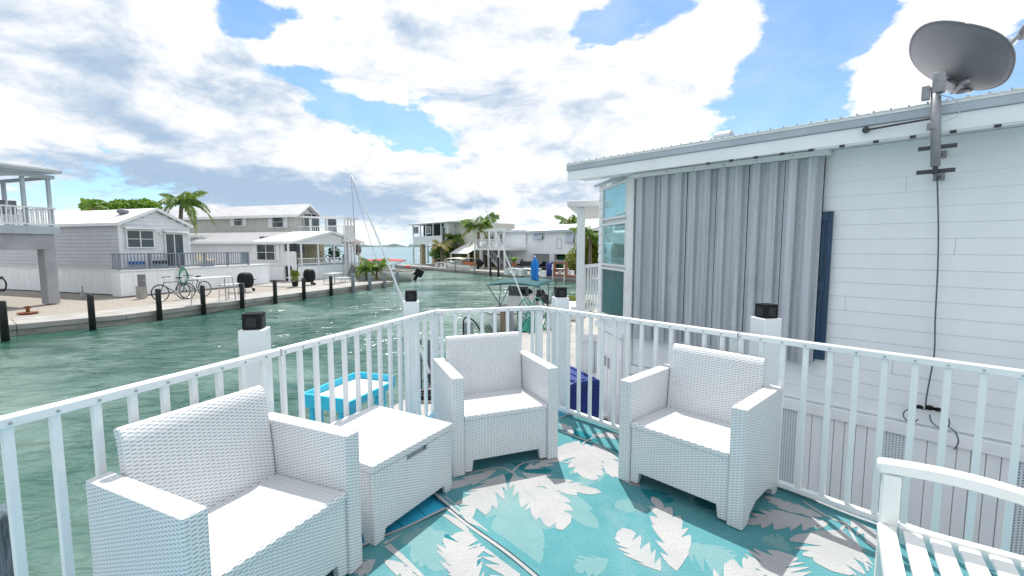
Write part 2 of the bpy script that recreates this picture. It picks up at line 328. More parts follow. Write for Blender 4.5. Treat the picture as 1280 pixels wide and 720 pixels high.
# ------------------------------------------------------------------ mesh building
class MB:
    def __init__(s): s.v = []; s.f = []
    def quad(s, a, b, c, d): i = len(s.v); s.v += [tuple(a), tuple(b), tuple(c), tuple(d)]; s.f.append((i, i+1, i+2, i+3)); return s
    def poly(s, pts): i = len(s.v); s.v += [tuple(p) for p in pts]; s.f.append(tuple(range(i, i+len(pts)))); return s
    def box(s, x0, x1, y0, y1, z0, z1, m=None):
        if x1 < x0: x0, x1 = x1, x0
        if y1 < y0: y0, y1 = y1, y0
        if z1 < z0: z0, z1 = z1, z0
        i = len(s.v); P = [(x, y, z) for z in (z0, z1) for y in (y0, y1) for x in (x0, x1)]
        if m is not None: P = [tuple(m @ Vector(p)) for p in P]
        s.v += P; s.f += [tuple(i+k for k in f) for f in ((0, 2, 3, 1), (4, 5, 7, 6), (0, 1, 5, 4), (2, 6, 7, 3), (0, 4, 6, 2), (1, 3, 7, 5))]; return s
    def bar(s, a, b, w, h=None, up=(0, 0, 1)):      # rectangular bar from a to b
        a, b = Vector(a), Vector(b); d = (b-a).normalized(); h = h or w; up = Vector(up)
        if abs(d.dot(up)) > .98: up = Vector((1, 0, 0))
        r = d.cross(up).normalized(); u = r.cross(d)
        i = len(s.v); s.v += [tuple(p+r*sx*w/2+u*sy*h/2) for p in (a, b) for sx, sy in ((-1, -1), (1, -1), (1, 1), (-1, 1))]
        s.f += [tuple(i+k for k in f) for f in ((3, 2, 1, 0), (4, 5, 6, 7), (0, 1, 5, 4), (1, 2, 6, 5), (2, 3, 7, 6), (3, 0, 4, 7))]; return s
    def tube(s, pts, r, n=8, cap=True):
        pts = [Vector(p) for p in pts]; rs = r if isinstance(r, (list, tuple)) else [r]*len(pts); base = len(s.v); ref = None
        for k, p in enumerate(pts):
            d = (pts[min(k+1, len(pts)-1)]-pts[max(k-1, 0)]).normalized()
            if ref is None: ref = Vector((0, 0, 1)) if abs(d.z) < .9 else Vector((1, 0, 0))
            u = (ref-d*ref.dot(d)).normalized(); w = d.cross(u); ref = u
            for j in range(n):
                a = 2*math.pi*j/n; s.v.append(tuple(p+(u*math.cos(a)+w*math.sin(a))*rs[k]))
        for k in range(len(pts)-1):
            for j in range(n):
                a, b = base+k*n+j, base+k*n+(j+1) % n; s.f.append((a, b, b+n, a+n))
        if cap: s.f.append(tuple(base+j for j in reversed(range(n)))); s.f.append(tuple(base+(len(pts)-1)*n+j for j in range(n)))
        return s
    def prism(s, prof, axis, a, b):                 # profile of 2D points pushed along an axis
        def P(p, t): return {'x': (t, p[0], p[1]), 'y': (p[0], t, p[1]), 'z': (p[0], p[1], t)}[axis]
        n = len(prof); i = len(s.v); s.v += [P(p, a) for p in prof]+[P(p, b) for p in prof]
        s.f.append(tuple(i+k for k in range(n))); s.f.append(tuple(i+n+k for k in reversed(range(n))))
        for k in range(n): s.f.append((i+k, i+(k+1) % n, i+n+(k+1) % n, i+n+k))
        return s
    def grid(s, fn, nu, nv, wrap=False):
        i = len(s.v)
        for a in range(nu+1):
            for b in range(nv+1): s.v.append(tuple(fn(a/nu, b/nv)))
        for a in range(nu):
            for b in range(nv): q = i+a*(nv+1)+b; s.f.append((q, q+nv+1, q+nv+2, q+1))
        return s
    def ell(s, c, r, nu=10, nv=14):
        c = Vector(c); return s.grid(lambda a, b: c+Vector((r[0]*math.sin(math.pi*a)*math.cos(2*math.pi*b), r[1]*math.sin(math.pi*a)*math.sin(2*math.pi*b), r[2]*math.cos(math.pi*a))), nu, nv)
    def build(s, name, m, parent=None, smooth=False, bev=0, seg=2, loc=None, rot=None, fix=True, sub=0, solid=0):
        me = bpy.data.meshes.new(name); me.from_pydata(s.v, [], s.f)
        if fix:
            bm = bmesh.new(); bm.from_mesh(me)
            if smooth or sub: bmesh.ops.remove_doubles(bm, verts=bm.verts, dist=1e-5)
            bmesh.ops.recalc_face_normals(bm, faces=bm.faces); bm.to_mesh(me); bm.free()
        uv = me.uv_layers.new(name='UVMap').data
        vs = me.vertices
        for p in me.polygons:
            n = p.normal; ax, ay, az = abs(n.x), abs(n.y), abs(n.z)
            for li in p.loop_indices:
                c = vs[me.loops[li].vertex_index].co
                uv[li].uv = (c.x, c.y) if az >= ax and az >= ay else ((c.y, c.z) if ax > ay else (c.x, c.z))
            if smooth: p.use_smooth = True
        me.materials.append(M[m] if isinstance(m, str) else m)
        o = bpy.data.objects.new(name, me); sc.collection.objects.link(o)
        if parent is not None: o.parent = parent
        if loc is not None: o.location = loc
        if rot is not None: o.rotation_euler = (0, 0, rot) if isinstance(rot, (int, float)) else rot
        if solid: q = o.modifiers.new('solidify', 'SOLIDIFY'); q.thickness = solid; q.offset = 0
        if bev: q = o.modifiers.new('bevel', 'BEVEL'); q.width = bev; q.segments = seg; q.limit_method = 'ANGLE'; q.angle_limit = R(40); q.harden_normals = False
        if sub: q = o.modifiers.new('subsurf', 'SUBSURF'); q.levels = q.render_levels = sub
        if bev and not smooth:
            for p in me.polygons: p.use_smooth = True
            w = o.modifiers.new('weighted', 'WEIGHTED_NORMAL'); w.keep_sharp = True
        return o
def tag(o, label, cat, group=None, kind=None):
    o['label'] = label; o['category'] = cat
    if group: o['group'] = group
    if kind: o['kind'] = kind
    return o
def thing(name, loc, rz, label, cat, group=None):
    o = bpy.data.objects.new(name, None); o.empty_display_size = .2; sc.collection.objects.link(o)
    o.location = loc; o.rotation_euler = (0, 0, rz); return tag(o, label, cat, group)
def struct(o): o['kind'] = 'structure'; return o
def kids(o): return [c for c in bpy.data.objects if c.parent == o]
def copy_tree(o, parent=None):
    c = o.copy(); sc.collection.objects.link(c); c.parent = parent
    for k in kids(o): copy_tree(k, c)
    return c
def again(o, loc, rz, label, group=None, parent=None):
    c = copy_tree(o); c.location = loc; c.rotation_euler = (0, 0, rz); c['label'] = label
    if group: c['group'] = group
    return c
def rep(o, parent=None, loc=None, rot=None):     # a repeat of one part, sharing its mesh
    c = o.copy(); sc.collection.objects.link(c)
    if parent is not None: c.parent = parent
    if loc is not None: c.location = loc
    if rot is not None: c.rotation_euler = rot
    return c
DOCK, WATER = -.70, -1.04

# ------------------------------------------------------------------ the setting: water, docks, far shore
struct(MB().quad((-9000, -300, WATER), (9000, -300, WATER), (9000, 16000, WATER), (-9000, 16000, WATER)).build('water', 'water'))
struct(MB().quad((-9000, -300, -3.5), (9000, -300, -3.5), (9000, 16000, -3.5), (-9000, 16000, -3.5)).build('canal_bed', 'gravel'))
# left bank: origin on the seawall edge; x away along the canal, y back from the water
LB = Frame(on_z(240, 382.5, DOCK), math.atan2(.945, .326))
def slab(fr, name, pts, top, bottom, m):
    mb = MB(); P = [fr.w(x, y) for x, y in pts]; n = len(P)
    mb.poly([(p.x, p.y, top) for p in P])
    for k in range(n):
        a, b = P[k], P[(k+1) % n]; mb.quad((a.x, a.y, top), (b.x, b.y, top), (b.x, b.y, bottom), (a.x, a.y, bottom))
    return struct(mb.build(name, m))
xe = LB.py(492, 351, 0)[0]                     # where the left bank ends
# seawall walk as separate pours with joints, gravel lots behind
bend = on_z(-2, 407, DOCK); bl = (LB.x.dot(bend-LB.o), LB.y.dot(bend-LB.o))
xs = [-2.2+2.45*k for k in range(int((xe+2.2)/2.45)+1)]+[xe]
walk = struct(MB().box(0, .01, 0, .01, -.02, -.01).build('seawall_walk', 'concrete')); walk.location = (LB.o.x, LB.o.y, DOCK); walk.rotation_euler = (0, 0, LB.a)
for a, b in zip(xs, xs[1:]):
    MB().box(a+.006, b-.006, -.02, 1.75, -.16, 0).build('walk_slab', 'concrete', walk, bev=.012)
    MB().box(a+.004, b-.004, .03, .35, -1.6, -.165).build('seawall_panel', 'wallface', walk)
b2 = (bl[0], bl[1]); d2 = Vector((b2[0]-xs[0], b2[1])).normalized(); n2 = Vector((-d2.y, d2.x))*-1
if n2.y < 0: n2 = -n2
for k in range(5):
    p = Vector((xs[0], -.02))+d2*(2.45*k+.006); q = Vector((xs[0], -.02))+d2*(2.45*(k+1)-.006)
    for nm, o0, o1, z0, z1, mm in (('walk_slab', 0, 1.75, -.16, 0, 'concrete'), ('seawall_panel', .05, .37, -1.6, -.165, 'wallface')):
        pr = [tuple(p+n2*o0), tuple(q+n2*o0), tuple(q+n2*o1), tuple(p+n2*o1)]; MB().prism(pr, 'z', z0-.005, z1-.005).build(nm, mm, walk, bev=.012)
slab(LB, 'lot_ground', [(xs[0]-.3, .4), (xe, .4), (xe, 60), (-60, 60), (-60, 14), (-14, 4.6)], DOCK-.03, -3, 'gravel')
slab(LB, 'patio_slab', [(7.6, 1.76), (xe-.05, 1.76), (xe-.05, 6.0), (7.6, 6.0)], DOCK+.004, DOCK-.1, 'concrete')

# our own bank
NB = Frame(on_z(490, 508, DOCK), math.atan2(.9468, .3210))
own = struct(MB().box(0, .01, -.5, -.49, -.05, -.04).build('dock_walk', 'concrete')); own.location = (NB.o.x, NB.o.y, DOCK); own.rotation_euler = (0, 0, NB.a)
for k in range(-5, 5):
    a, b = k*3.05+.6, (k+1)*3.05+.6
    MB().box(a+.006, b-.006, -2.4, 0, -.18, 0).build('dock_slab', 'concrete', own, bev=.01)
    MB().box(a+.006, b-.006, -14, -2.412, -.48, -.304).build('dock_slab', 'concrete', own, bev=.01)
MB().box(-15, 15.8, -2.39, -.04, -1.8, -.185).build('seawall_face', 'wallface', own)
MB().box(-15, 15.8, -13.9, -2.392, -1.8, -.485).build('seawall_face', 'wallface', own)

# the bank across the basin; x to the right along its edge, y back
FB = Frame(on_z(500, 331.5, DOCK), math.atan2(-.777, .63))
slab(FB, 'basin_bank', [(-1.5, 0), (40, 0), (40, 60), (20, 60), (12, 26), (2, 14), (-1.5, 9)], DOCK-.01, -3, 'gravel')
bw = struct(MB().box(-1.5, -1.4, .5, .51, -.05, -.04).build('basin_seawall', 'concrete')); bw.location = (FB.o.x, FB.o.y, DOCK); bw.rotation_euler = (0, 0, FB.a)
for k in range(14):
    MB().box(-1.5+k*3+.01, 1.5+k*3-.01, -.05, 1.6, -.2, .01).build('cap_slab', 'concrete', bw, bev=.01)
    MB().box(-1.5+k*3+.01, 1.5+k*3-.01, .02, .3, -1.4, -.205).build('seawall_panel', 'wallface', bw)
# low keys on the horizon
mb = MB(); rnd = random.Random(3)
for (u0, u1, Y) in ((430, 500, 2600), (505, 560, 2300), (250, 440, 3400), (560, 900, 3800)):
    a = at_y(u0, 308, Y); b = at_y(u1, 308, Y); n = 60
    prev = None
    for k in range(n+1):
        t = k/n; p = a.lerp(b, t); hh = (8+7*rnd.random()+5*math.sin(t*9))*(Y/2600)*min(1, t*8+.1, (1-t)*8+.1)
        cur = (Vector((p.x, p.y, WATER)), Vector((p.x, p.y+40, WATER+hh)), Vector((p.x, p.y+400, WATER)))
        if prev: mb.quad(prev[0], cur[0], cur[1], prev[1]); mb.quad(prev[1], cur[1], cur[2], prev[2])
        prev = cur
M['far_green'] = mat('distant_mangroves', (.10, .16, .16), .9, .2, .01)
struct(mb.build('distant_keys', 'far_green'))

# ------------------------------------------------------------------ the deck we stand on
HR = .955
L0, L1 = on_z(0, 522, HR), on_z(543, 387.5, HR)
C0, C1 = L1.copy(), on_z(674, 382.5, HR)
R0, R1 = on_z(674, 382.5, HR), on_z(1280, 463, HR)
for p in (L0, L1, C0, C1, R0, R1): p.z = 0
dl = (L1-L0).normalized(); dr = (R1-R0).normalized(); dc = (C1-C0).normalized()
Lend = L0-dl*1.9; Rend = R1+dr*1.6
outl = Vector((-dl.y, dl.x, 0)); outr = Vector((-dr.y, dr.x, 0)); outc = Vector((-dc.y, dc.x, 0))
deck_poly = [Lend+outl*.06, L1+outl*.06+outc*.03, C1+outc*.06+outr*.03, Rend+outr*.06, Vector((1.4, -1.6, 0)), Vector((-2.4, -1.6, 0))]
deck = struct(MB().poly([p+Vector((0, 0, -.04)) for p in deck_poly]).build('deck_frame', 'wood'))
for i, (n_, w_) in enumerate([(-dr, .14)]):
    t0 = Vector((-dr.y, dr.x, 0)); k = -14
    for k in range(-15, 26):
        bm = bmesh.new(); vs = [bm.verts.new(p) for p in deck_poly]; bm.faces.new(vs)
        for off, sgn in ((k*.143, -1), (k*.143+.138, 1)):
            bmesh.ops.bisect_plane(bm, geom=bm.verts[:]+bm.edges[:]+bm.faces[:], plane_co=t0*off, plane_no=t0*sgn, clear_outer=True)
        if len(bm.faces):
            r = bmesh.ops.extrude_face_region(bm, geom=bm.faces[:]); bmesh.ops.translate(bm, verts=[v for v in r['geom'] if isinstance(v, bmesh.types.BMVert)], vec=(0, 0, -.03))
            bmesh.ops.recalc_face_normals(bm, faces=bm.faces); me = bpy.data.meshes.new('deck_board'); bm.to_mesh(me); me.materials.append(M['deck'])
            o = bpy.data.objects.new('deck_board', me); sc.collection.objects.link(o); o.parent = deck
        bm.free()
# skirt below the deck edge
mb = MB()
for a, b in zip(deck_poly[:4], deck_poly[1:4]): mb.bar(a+Vector((0, 0, -.12)), b+Vector((0, 0, -.12)), .03, .17)
mb.build('rim_board', 'deck', deck)

def railing(label, a, b, skip_end=0, first=None, end_post=True, start_post=False, step=.1195, joints=()):
    d = (b-a); L = d.length; ang = math.atan2(d.y, d.x)
    t = thing('railing', a, ang, label, 'railing', 'white metal railings round the deck')
    # cap over a channel, open below
    MB().prism([(-.024, HR), (.024, HR), (.026, HR-.006), (.026, HR-.034), (-.026, HR-.034), (-.026, HR-.006)], 'x', 0, L).build('top_rail', 'rail', t, bev=.003)
    MB().box(0, L, -.020, .020, .045, .075).build('bottom_rail', 'rail', t, bev=.003)
    x = first if first is not None else step/2; k = 0
    bal = MB().box(-.0135, .0135, -.0115, .0115, .078, HR-.037).build('baluster', 'rail', t, bev=.002); bal.location = (x, 0, 0)
    sc_ = MB().tube([(0, -.0262, HR-.02), (0, -.0295, HR-.02)], .0055, 8).build('screw', 'steel', t); sc_.location = (x, 0, 0)
    while x+step < L-.04:
        x += step; rep(bal, loc=(x, 0, 0)); rep(sc_, loc=(x, 0, 0))
    P = ([L-.0] if end_post else [])+([0] if start_post else [])
    for q in P: MB().box(q-.03, q+.03, -.024, .030, -.02, HR-.037).build('post', 'rail', t, bev=.003)
    for q in joints: MB().box(q-.004, q+.004, -.0275, .0275, HR-.035, HR+.0015).build('joint_sleeve', 'steel', t)
    return t
rl = railing('white railing along the canal side behind the left armchair', Lend, L1, first=((L0-Lend).length+.012) % .1195, joints=(1.9+1.06,))
rc = railing('short white railing across the far end of the deck', C0, C1)
rr = railing('white railing between the deck and the house wall', R0, Rend, first=.12, end_post=False, joints=(1.78,))
sp_ = MB().box(1.735-.028, 1.735+.028, .024, .06, -.02, HR-.02).build('post', 'rail', rr, bev=.003)

def piling(u, vtop, off_pt, label):
    p = off_pt
    t = thing('sleeved_piling', (p.x, p.y, DOCK-.9), 0, label, 'piling', 'white sleeved pilings with black caps'); t.rotation_euler.z = R(12)
    z = lambda q: q-(DOCK-.9)
    MB().box(-.066, .066, -.066, .066, 0, z(1.035)).build('sleeve', 'sleeve', t, bev=.006)
    c = MB().box(-.048, .048, -.048, .048, z(1.036), z(1.122)).build('cap', 'black', t, bev=.004)
    MB().box(-.0505, .0505, -.0505, .0505, z(1.1225), z(1.124)).build('cap_top', 'black_matt', c, bev=.003)
    for k in range(4):
        MB().box(-.026, .026, -.0505, -.0485, z(1.050), z(1.104)).build('lens', 'glasscap', c, rot=k*math.pi/2)
    return t
def at_px(u, v, z): q = on_z(u, v, z); q.z = 0; return q
piling(318, 0, at_px(318, 410.5, 1.036)+dl*.0, 'white sleeved piling with black cap behind the left armchair')
piling(514, 0, at_px(514, 376, 1.036), 'white sleeved piling with black cap by the left corner of the railing')
piling(701, 0, at_px(700.5, 371, 1.036), 'white sleeved piling with black cap at the far right corner post')
piling(957, 0, at_px(957.5, 396.5, 1.036), 'white sleeved piling with black cap in front of the corrugated shutter')
p = on_z(-7, 640, -.03)
t = tag(MB().tube([(p.x, p.y, -2), (p.x, p.y, -.4), (p.x+.01, p.y, -.05), (p.x+.01, p.y, -.02)], [.10, .095, .09, .075], 14).build('old_piling', 'old_piling', smooth=True), 'weathered blue-grey wooden piling in the water at the left edge', 'piling')

# ------------------------------------------------------------------ rugs
WD = Vector((-.664, .748, 0)); WN = Vector((.748, .664, 0))   # along the right railing (away), and towards it
RUG = Frame((0, 0, 0), math.atan2(.748, -.664))               # x away along the right rail, y to the left of it
def pxr(u, v): q = on_z(u, v, .004); return Vector((q.dot(RUG.x), q.dot(RUG.y)))
def rug(name, x0, x1, y0, y1, z, label):
    t = thing(name, (0, 0, 0), RUG.a, label, 'rug', 'teal palm leaf rugs on the deck'); mb = MB()
    rn = random.Random(int(x0*10)); nx, ny = 40, 26
    def fn(a, b):
        x = x0+(x1-x0)*a; y = y0+(y1-y0)*b; e = min(a, 1-a)*(x1-x0); f = min(b, 1-b)*(y1-y0)
        w = max(0, .05-min(e, f))/.05
        return (x, y, z+w*.006*(1+math.sin(x*9)+.6*math.sin(y*13+x*4)))
    mb.grid(fn, nx, ny).build('rug_sheet', 'rug', t, solid=.003)
    for q in ((y0, y0+.018), (y1-.018, y1)):
        MB().grid(lambda a, b: (x0+(x1-x0)*a, q[0]+(q[1]-q[0])*b, fn(a, 0)[2]+.0028), 60, 1).build('hem', 'rug_white', t)
    for q in ((x0, x0+.018), (x1-.018, x1)):
        MB().grid(lambda a, b: (q[0]+(q[1]-q[0])*a, y0+.019+(y1-y0-.038)*b, fn(0, b)[2]+.0026), 1, 40).build('hem', 'rug_white', t)
    return t
layer = [0]
def leaf_pts(base, tip, hw, lobes=7, ragged=.5, seed=0, bend=.12):
    base, tip = Vector(base[:2]), Vector(tip[:2]); d = tip-base; L = d.length; d /= L; n = Vector((-d.y, d.x)); rn = random.Random(seed); hw *= 1.28; lobes = max(3, int(lobes*.75+rn.random()))
    mid = lambda t: base+d*(L*t)+n*(bend*L*math.sin(math.pi*t))
    wid = lambda t: hw*max(0, math.sin(math.pi*min(1, max(0, t))**.82))**.62
    out = []
    for sgn in (-1, 1):
        cuts = [0]+sorted(min(.97, (k+rn.uniform(.6, 1.25))/lobes) for k in range(lobes-1))+[1.0]; deep = [min(.85, ragged*rn.uniform(.5, 1.6))*(1 if rn.random() < .85 else .2) for _ in cuts]
        for j in range(len(cuts)-1):
            t0, t1 = cuts[j], cuts[j+1]
            if t1-t0 < .02: continue
            m = 5; prev = None
            for q in range(m+1):
                f = q/m; t = t0+(t1-t0)*f; tip_f = 1-deep[j]*(1-f)**1.2; w = wid(t)*tip_f*(1+.04*math.sin(f*3.1))
                sweep = .62*w/L*(1 if t < .9 else (1-t)*10)
                o = mid(min(1.0, t))+d*(sweep*L)*(1-t*.5)+n*sgn*w; cur = (mid(t), o)
                if prev: out.append([prev[0], prev[1], cur[1], cur[0]])
                prev = cur
    return out
def add_leaf(mb, polys, box, z):
    x0, x1, y0, y1 = box
    for P in polys:
        bm = bmesh.new(); bm.faces.new([bm.verts.new((p.x, p.y, 0)) for p in P])
        for co, no in (((x0, 0, 0), (-1, 0, 0)), ((x1, 0, 0), (1, 0, 0)), ((0, y0, 0), (0, -1, 0)), ((0, y1, 0), (0, 1, 0))):
            if len(bm.faces): bmesh.ops.bisect_plane(bm, geom=bm.verts[:]+bm.edges[:]+bm.faces[:], plane_co=co, plane_no=no, clear_outer=True)
        for f in bm.faces: mb.poly([(v.co.x, v.co.y, z) for v in f.verts])
        bm.free()
def stem(mb, pts, w, box, z):
    pts = [Vector(p[:2]) for p in pts]; fine = []
    for k in range(len(pts)-1):
        p0, p1, p2, p3 = pts[max(0, k-1)], pts[k], pts[k+1], pts[min(len(pts)-1, k+2)]
        for j in range(6):
            t = j/6; fine.append(.5*((2*p1)+(p2-p0)*t+(2*p0-5*p1+4*p2-p3)*t*t+(3*p1-p0-3*p2+p3)*t**3))
    fine.append(pts[-1])
    for k in range(len(fine)-1):
        d = (fine[k+1]-fine[k]).normalized(); n = Vector((-d.y, d.x)); a = w*(1-.5*k/len(fine))/2; b = w*(1-.5*(k+1)/len(fine))/2
        add_leaf(mb, [[fine[k]-n*a, fine[k]+n*a, fine[k+1]+n*b, fine[k+1]-n*b]], box, z)
yr = pxr(700, 516).y-.04; ys = pxr(553, 630).y
bigbox = (pxr(1000, 660).x-1.6, pxr(706, 519).x-.02, yr, ys)
z1 = .0085
rugR = rug('outdoor_rug', *bigbox, z1, 'teal palm leaf rug under the right armchair, along the right railing')
xl = (pxr(554, 634).x+pxr(484, 675).x)/2
smallbox = (xl-1.9, xl, ys+.004, ys+1.50)
z2 = .004
rugL = rug('outdoor_rug', *smallbox, z2, 'teal palm leaf rug reaching under the left armchair')
PRINT = {'w': ('white_leaf_print', 'rug_white'), 'g': ('pale_leaf_print', 'rug_grey'), 'd': ('dark_leaf_print', 'rug_deep')}
def prints(rugt, box, zb, leaves, stems):
    for li, key in enumerate(('g', 'd', 'w')):
        n = 0
        for k, base, tip, hw, lob, rag in leaves:
            if k != key: continue
            mb = MB(); n += 1; add_leaf(mb, leaf_pts(pxr(*base), pxr(*tip), hw, lob, rag, seed=n*7+li, bend=.06*(1 if n % 2 else -1)), box, zb+.0019+li*.0006+n*.00003)
            if mb.f: mb.build(PRINT[key][0], PRINT[key][1], rugt)
        for k, pts, w in stems:
            if k != key: continue
            mb = MB(); n += 1; stem(mb, [pxr(*p) for p in pts], w, box, zb+.0021+li*.0006+n*.00003)
            if mb.f: mb.build('stem_print', PRINT[key][1], rugt)
LR = [ # kind, base px, tip px, half width m, lobes, raggedness
 ('w', (641, 596), (704, 664), .115, 9, .45), ('w', (652, 592), (752, 617), .075, 6, .55), ('w', (630, 594), (560, 655), .10, 7, .6), ('w', (655, 588), (712, 566), .05, 5, .6),
 ('w', (622, 588), (545, 612), .05, 5, .5), ('w', (733, 556), (742, 602), .105, 8, .35), ('w', (724, 552), (690, 572), .06, 5, .4), ('w', (742, 556), (800, 610), .075, 6, .5), ('w', (738, 545), (790, 548), .055, 6, .6),
 ('w', (846, 716), (816, 622), .075, 9, .45), ('w', (826, 716), (778, 662), .07, 8, .6), ('w', (1036, 655), (930, 655), .075, 7, .5), ('w', (1030, 648), (955, 622), .05, 6, .6),
 ('w', (1052, 664), (1040, 716), .13, 9, .5), ('w', (985, 740), (972, 690), .11, 8, .6), ('w', (880, 742), (945, 700), .07, 8, .6), ('w', (1064, 650), (1100, 690), .05, 6, .5), ('w', (715, 545), (700, 530), .04, 4, .5),
 ('g', (650, 600), (748, 662), .085, 6, .4), ('g', (640, 600), (668, 712), .12, 7, .35), ('g', (700, 660), (630, 640), .06, 5, .4), ('g', (810, 640), (768, 632), .07, 6, .5), ('g', (850, 680), (920, 716), .10, 7, .5),
 ('g', (860, 610), (905, 640), .08, 6, .5), ('g', (760, 590), (700, 610), .05, 5, .5), ('g', (990, 690), (955, 672), .06, 6, .5), ('g', (735, 560), (712, 595), .05, 5, .4), ('g', (760, 700), (720, 716), .06, 5, .5),
 ('d', (640, 592), (590, 625), .05, 6, .5), ('d', (715, 538), (745, 556), .07, 6, .4), ('d', (760, 560), (796, 590), .05, 5, .4), ('d', (640, 580), (690, 590), .05, 5, .4), ('d', (905, 640), (870, 622), .06, 5, .5), ('d', (800, 612), (842, 628), .06, 5, .5), ('d', (1000, 660), (940, 640), .04, 5, .5)]
SR = [('w', [(640, 592), (625, 586), (590, 592), (545, 606)], .022), ('w', [(640, 592), (655, 580), (690, 577), (735, 585)], .020), ('w', [(733, 552), (715, 545), (700, 540)], .022), ('w', [(733, 552), (750, 545), (775, 540)], .016),
      ('w', [(733, 552), (720, 562), (700, 568)], .018), ('w', [(1058, 656), (1030, 645), (985, 615)], .022), ('w', [(1058, 656), (1075, 690), (1085, 716)], .018), ('w', [(1058, 656), (1040, 668), (1000, 650)], .016), ('w', [(642, 592), (650, 605), (668, 625)], .016),
      ('w', [(733, 552), (760, 562), (800, 590)], .014)]
prints(rugR, bigbox, z1, LR, SR)
LL = [('w', (570, 724), (588, 664), .10, 8, .6), ('w', (600, 740), (560, 690), .07, 7, .6), ('w', (480, 700), (530, 740), .03, 4, .4), ('w', (640, 740), (610, 676), .07, 6, .6), ('g', (520, 660), (560, 712), .11, 6, .4), ('g', (500, 680), (540, 660), .06, 5, .4), ('d', (600, 700), (580, 718), .03, 5, .4), ('d', (556, 668), (585, 690), .06, 5, .4), ('w', (470, 700), (440, 716), .05, 5, .5)]
SL = [('w', [(484, 682), (505, 700), (530, 724)], .035), ('w', [(556, 634), (600, 668), (680, 724)], .12), ('w', [(575, 724), (590, 700), (600, 680)], .02), ('w', [(552, 638), (520, 655), (480, 680)], .045)]
prints(rugL, smallbox, z2, LL, SL)
SE = [('w', [(551, 624), (600, 664), (672, 716)], .07)]
prints(rugR, bigbox, z1+.0012, [], SE)

# ------------------------------------------------------------------ armchairs
def armchair(loc, rz, label):
    W, D, A, SH, T = .76, .575, .655, .40, .082
    t = thing('rattan_armchair', loc, rz, label, 'armchair', 'white moulded rattan armchairs')
    hd = D/2
    # side: one board with a low arch between its feet
    prof = [(-hd, 0), (-hd+.085, 0), (-hd+.115, .05), (-hd+.20, .085), (hd-.19, .085), (hd-.10, .05), (hd-.07, 0), (hd, 0), (hd, A), (-hd, A)]
    side = MB().prism(prof, 'x', -W/2, -W/2+T).build('side_panel', 'rattan', t, bev=.009, seg=3)
    MB().prism(prof, 'x', W/2-T, W/2).build('side_panel', 'rattan', t, bev=.009, seg=3)
    iw = W/2-T-.002
    fp = [(-iw, .012), (-iw+.05, .012), (-iw+.06, .085), (iw-.06, .085), (iw-.05, .012), (iw, .012), (iw, SH-.012), (-iw, SH-.012)]
    MB().prism(fp, 'y', -hd+.012, -hd+.05).build('front_panel', 'rattan', t, bev=.006)
    MB().prism([(-hd+.004, SH-.035), (-hd+.004, SH-.010), (-hd+.014, SH), (hd-.06, SH-.012), (hd-.06, SH-.035)], 'x', -iw, iw).build('seat', 'rattan', t, bev=.004)
    # back: leans and rolls over at the top, a little wider above the arms
    n = 14
    def back(off):
        pts = []
        for k in range(n+1):
            a = k/n; z = .30+a*.515; y = hd-.125+.052*a**1.3; z2_ = z
            if a > .9: q = (a-.9)/.1; y += .012*q*q; z2_ -= .004*q
            pts.append((y+off*(1-.15*a), z2_))
        return pts
    f, b = back(0), back(.055); prof = f+[((f[-1][0]+b[-1][0])/2, f[-1][1]+.012)]+b[::-1]
    MB().prism([(p[0], p[1]) for p in prof], 'x', -iw+.002, iw-.002).build('backrest', 'rattan', t, bev=.008, seg=3)
    MB().box(-iw, iw, hd-.050, hd-.018, .09, .315).build('back_panel', 'rattan', t, bev=.005)
    return t
ch = armchair((1.150, 2.745, .012), -.809, 'white rattan armchair by the house-side railing, right of the three')
again(ch, (-.132, 3.239, .012), .373, 'white rattan armchair at the far corner of the deck, middle of the three')
again(ch, (-1.118, 1.800, .010), 1.141, 'largest and nearest white rattan armchair, left by the canal railing')

t = thing('storage_table', (-.803, 2.587, .010), math.atan2(.556, .32), 'white rattan storage box table with a flat lid between two armchairs', 'storage box')
w, dd, h = .322, .325, .375
prof = [(-w+.008, 0), (-w+.07, 0), (-w+.085, .055), (w-.085, .055), (w-.07, 0), (w-.008, 0), (w-.008, h), (.095, h), (.095, h-.032), (-.075, h-.032), (-.075, h), (-w+.008, h)]
MB().prism(prof, 'y', -dd+.006, -dd+.03).build('front_panel', 'rattan', t, bev=.004)
pr2 = [(-w+.008, 0), (-w+.07, 0), (-w+.085, .055), (w-.085, .055), (w-.07, 0), (w-.008, 0), (w-.008, h), (-w+.008, h)]
MB().prism(pr2, 'y', dd-.03, dd-.006).build('rear_panel', 'rattan', t, bev=.004)
pr3 = [(-dd+.031, 0), (-dd+.08, 0), (-dd+.10, .055), (dd-.10, .055), (dd-.08, 0), (dd-.031, 0), (dd-.031, h), (-dd+.031, h)]
for s_ in (-1, 1): MB().prism(pr3, 'x', s_*(w-.03), s_*(w-.006)).build('side_panel', 'rattan', t, bev=.004)
MB().box(-w, w, -dd, dd, h+.003, h+.045).build('lid', 'rattan', t, bev=.007, seg=3)
MB().box(-w+.03, w-.03, -dd+.04, dd-.04, .06, .07).build('floor_panel', 'rattan', t)
MB().box(-.075, .095, -dd+.034, -dd+.04, h-.045, h+.0).build('latch_recess', 'grey_trim', t)

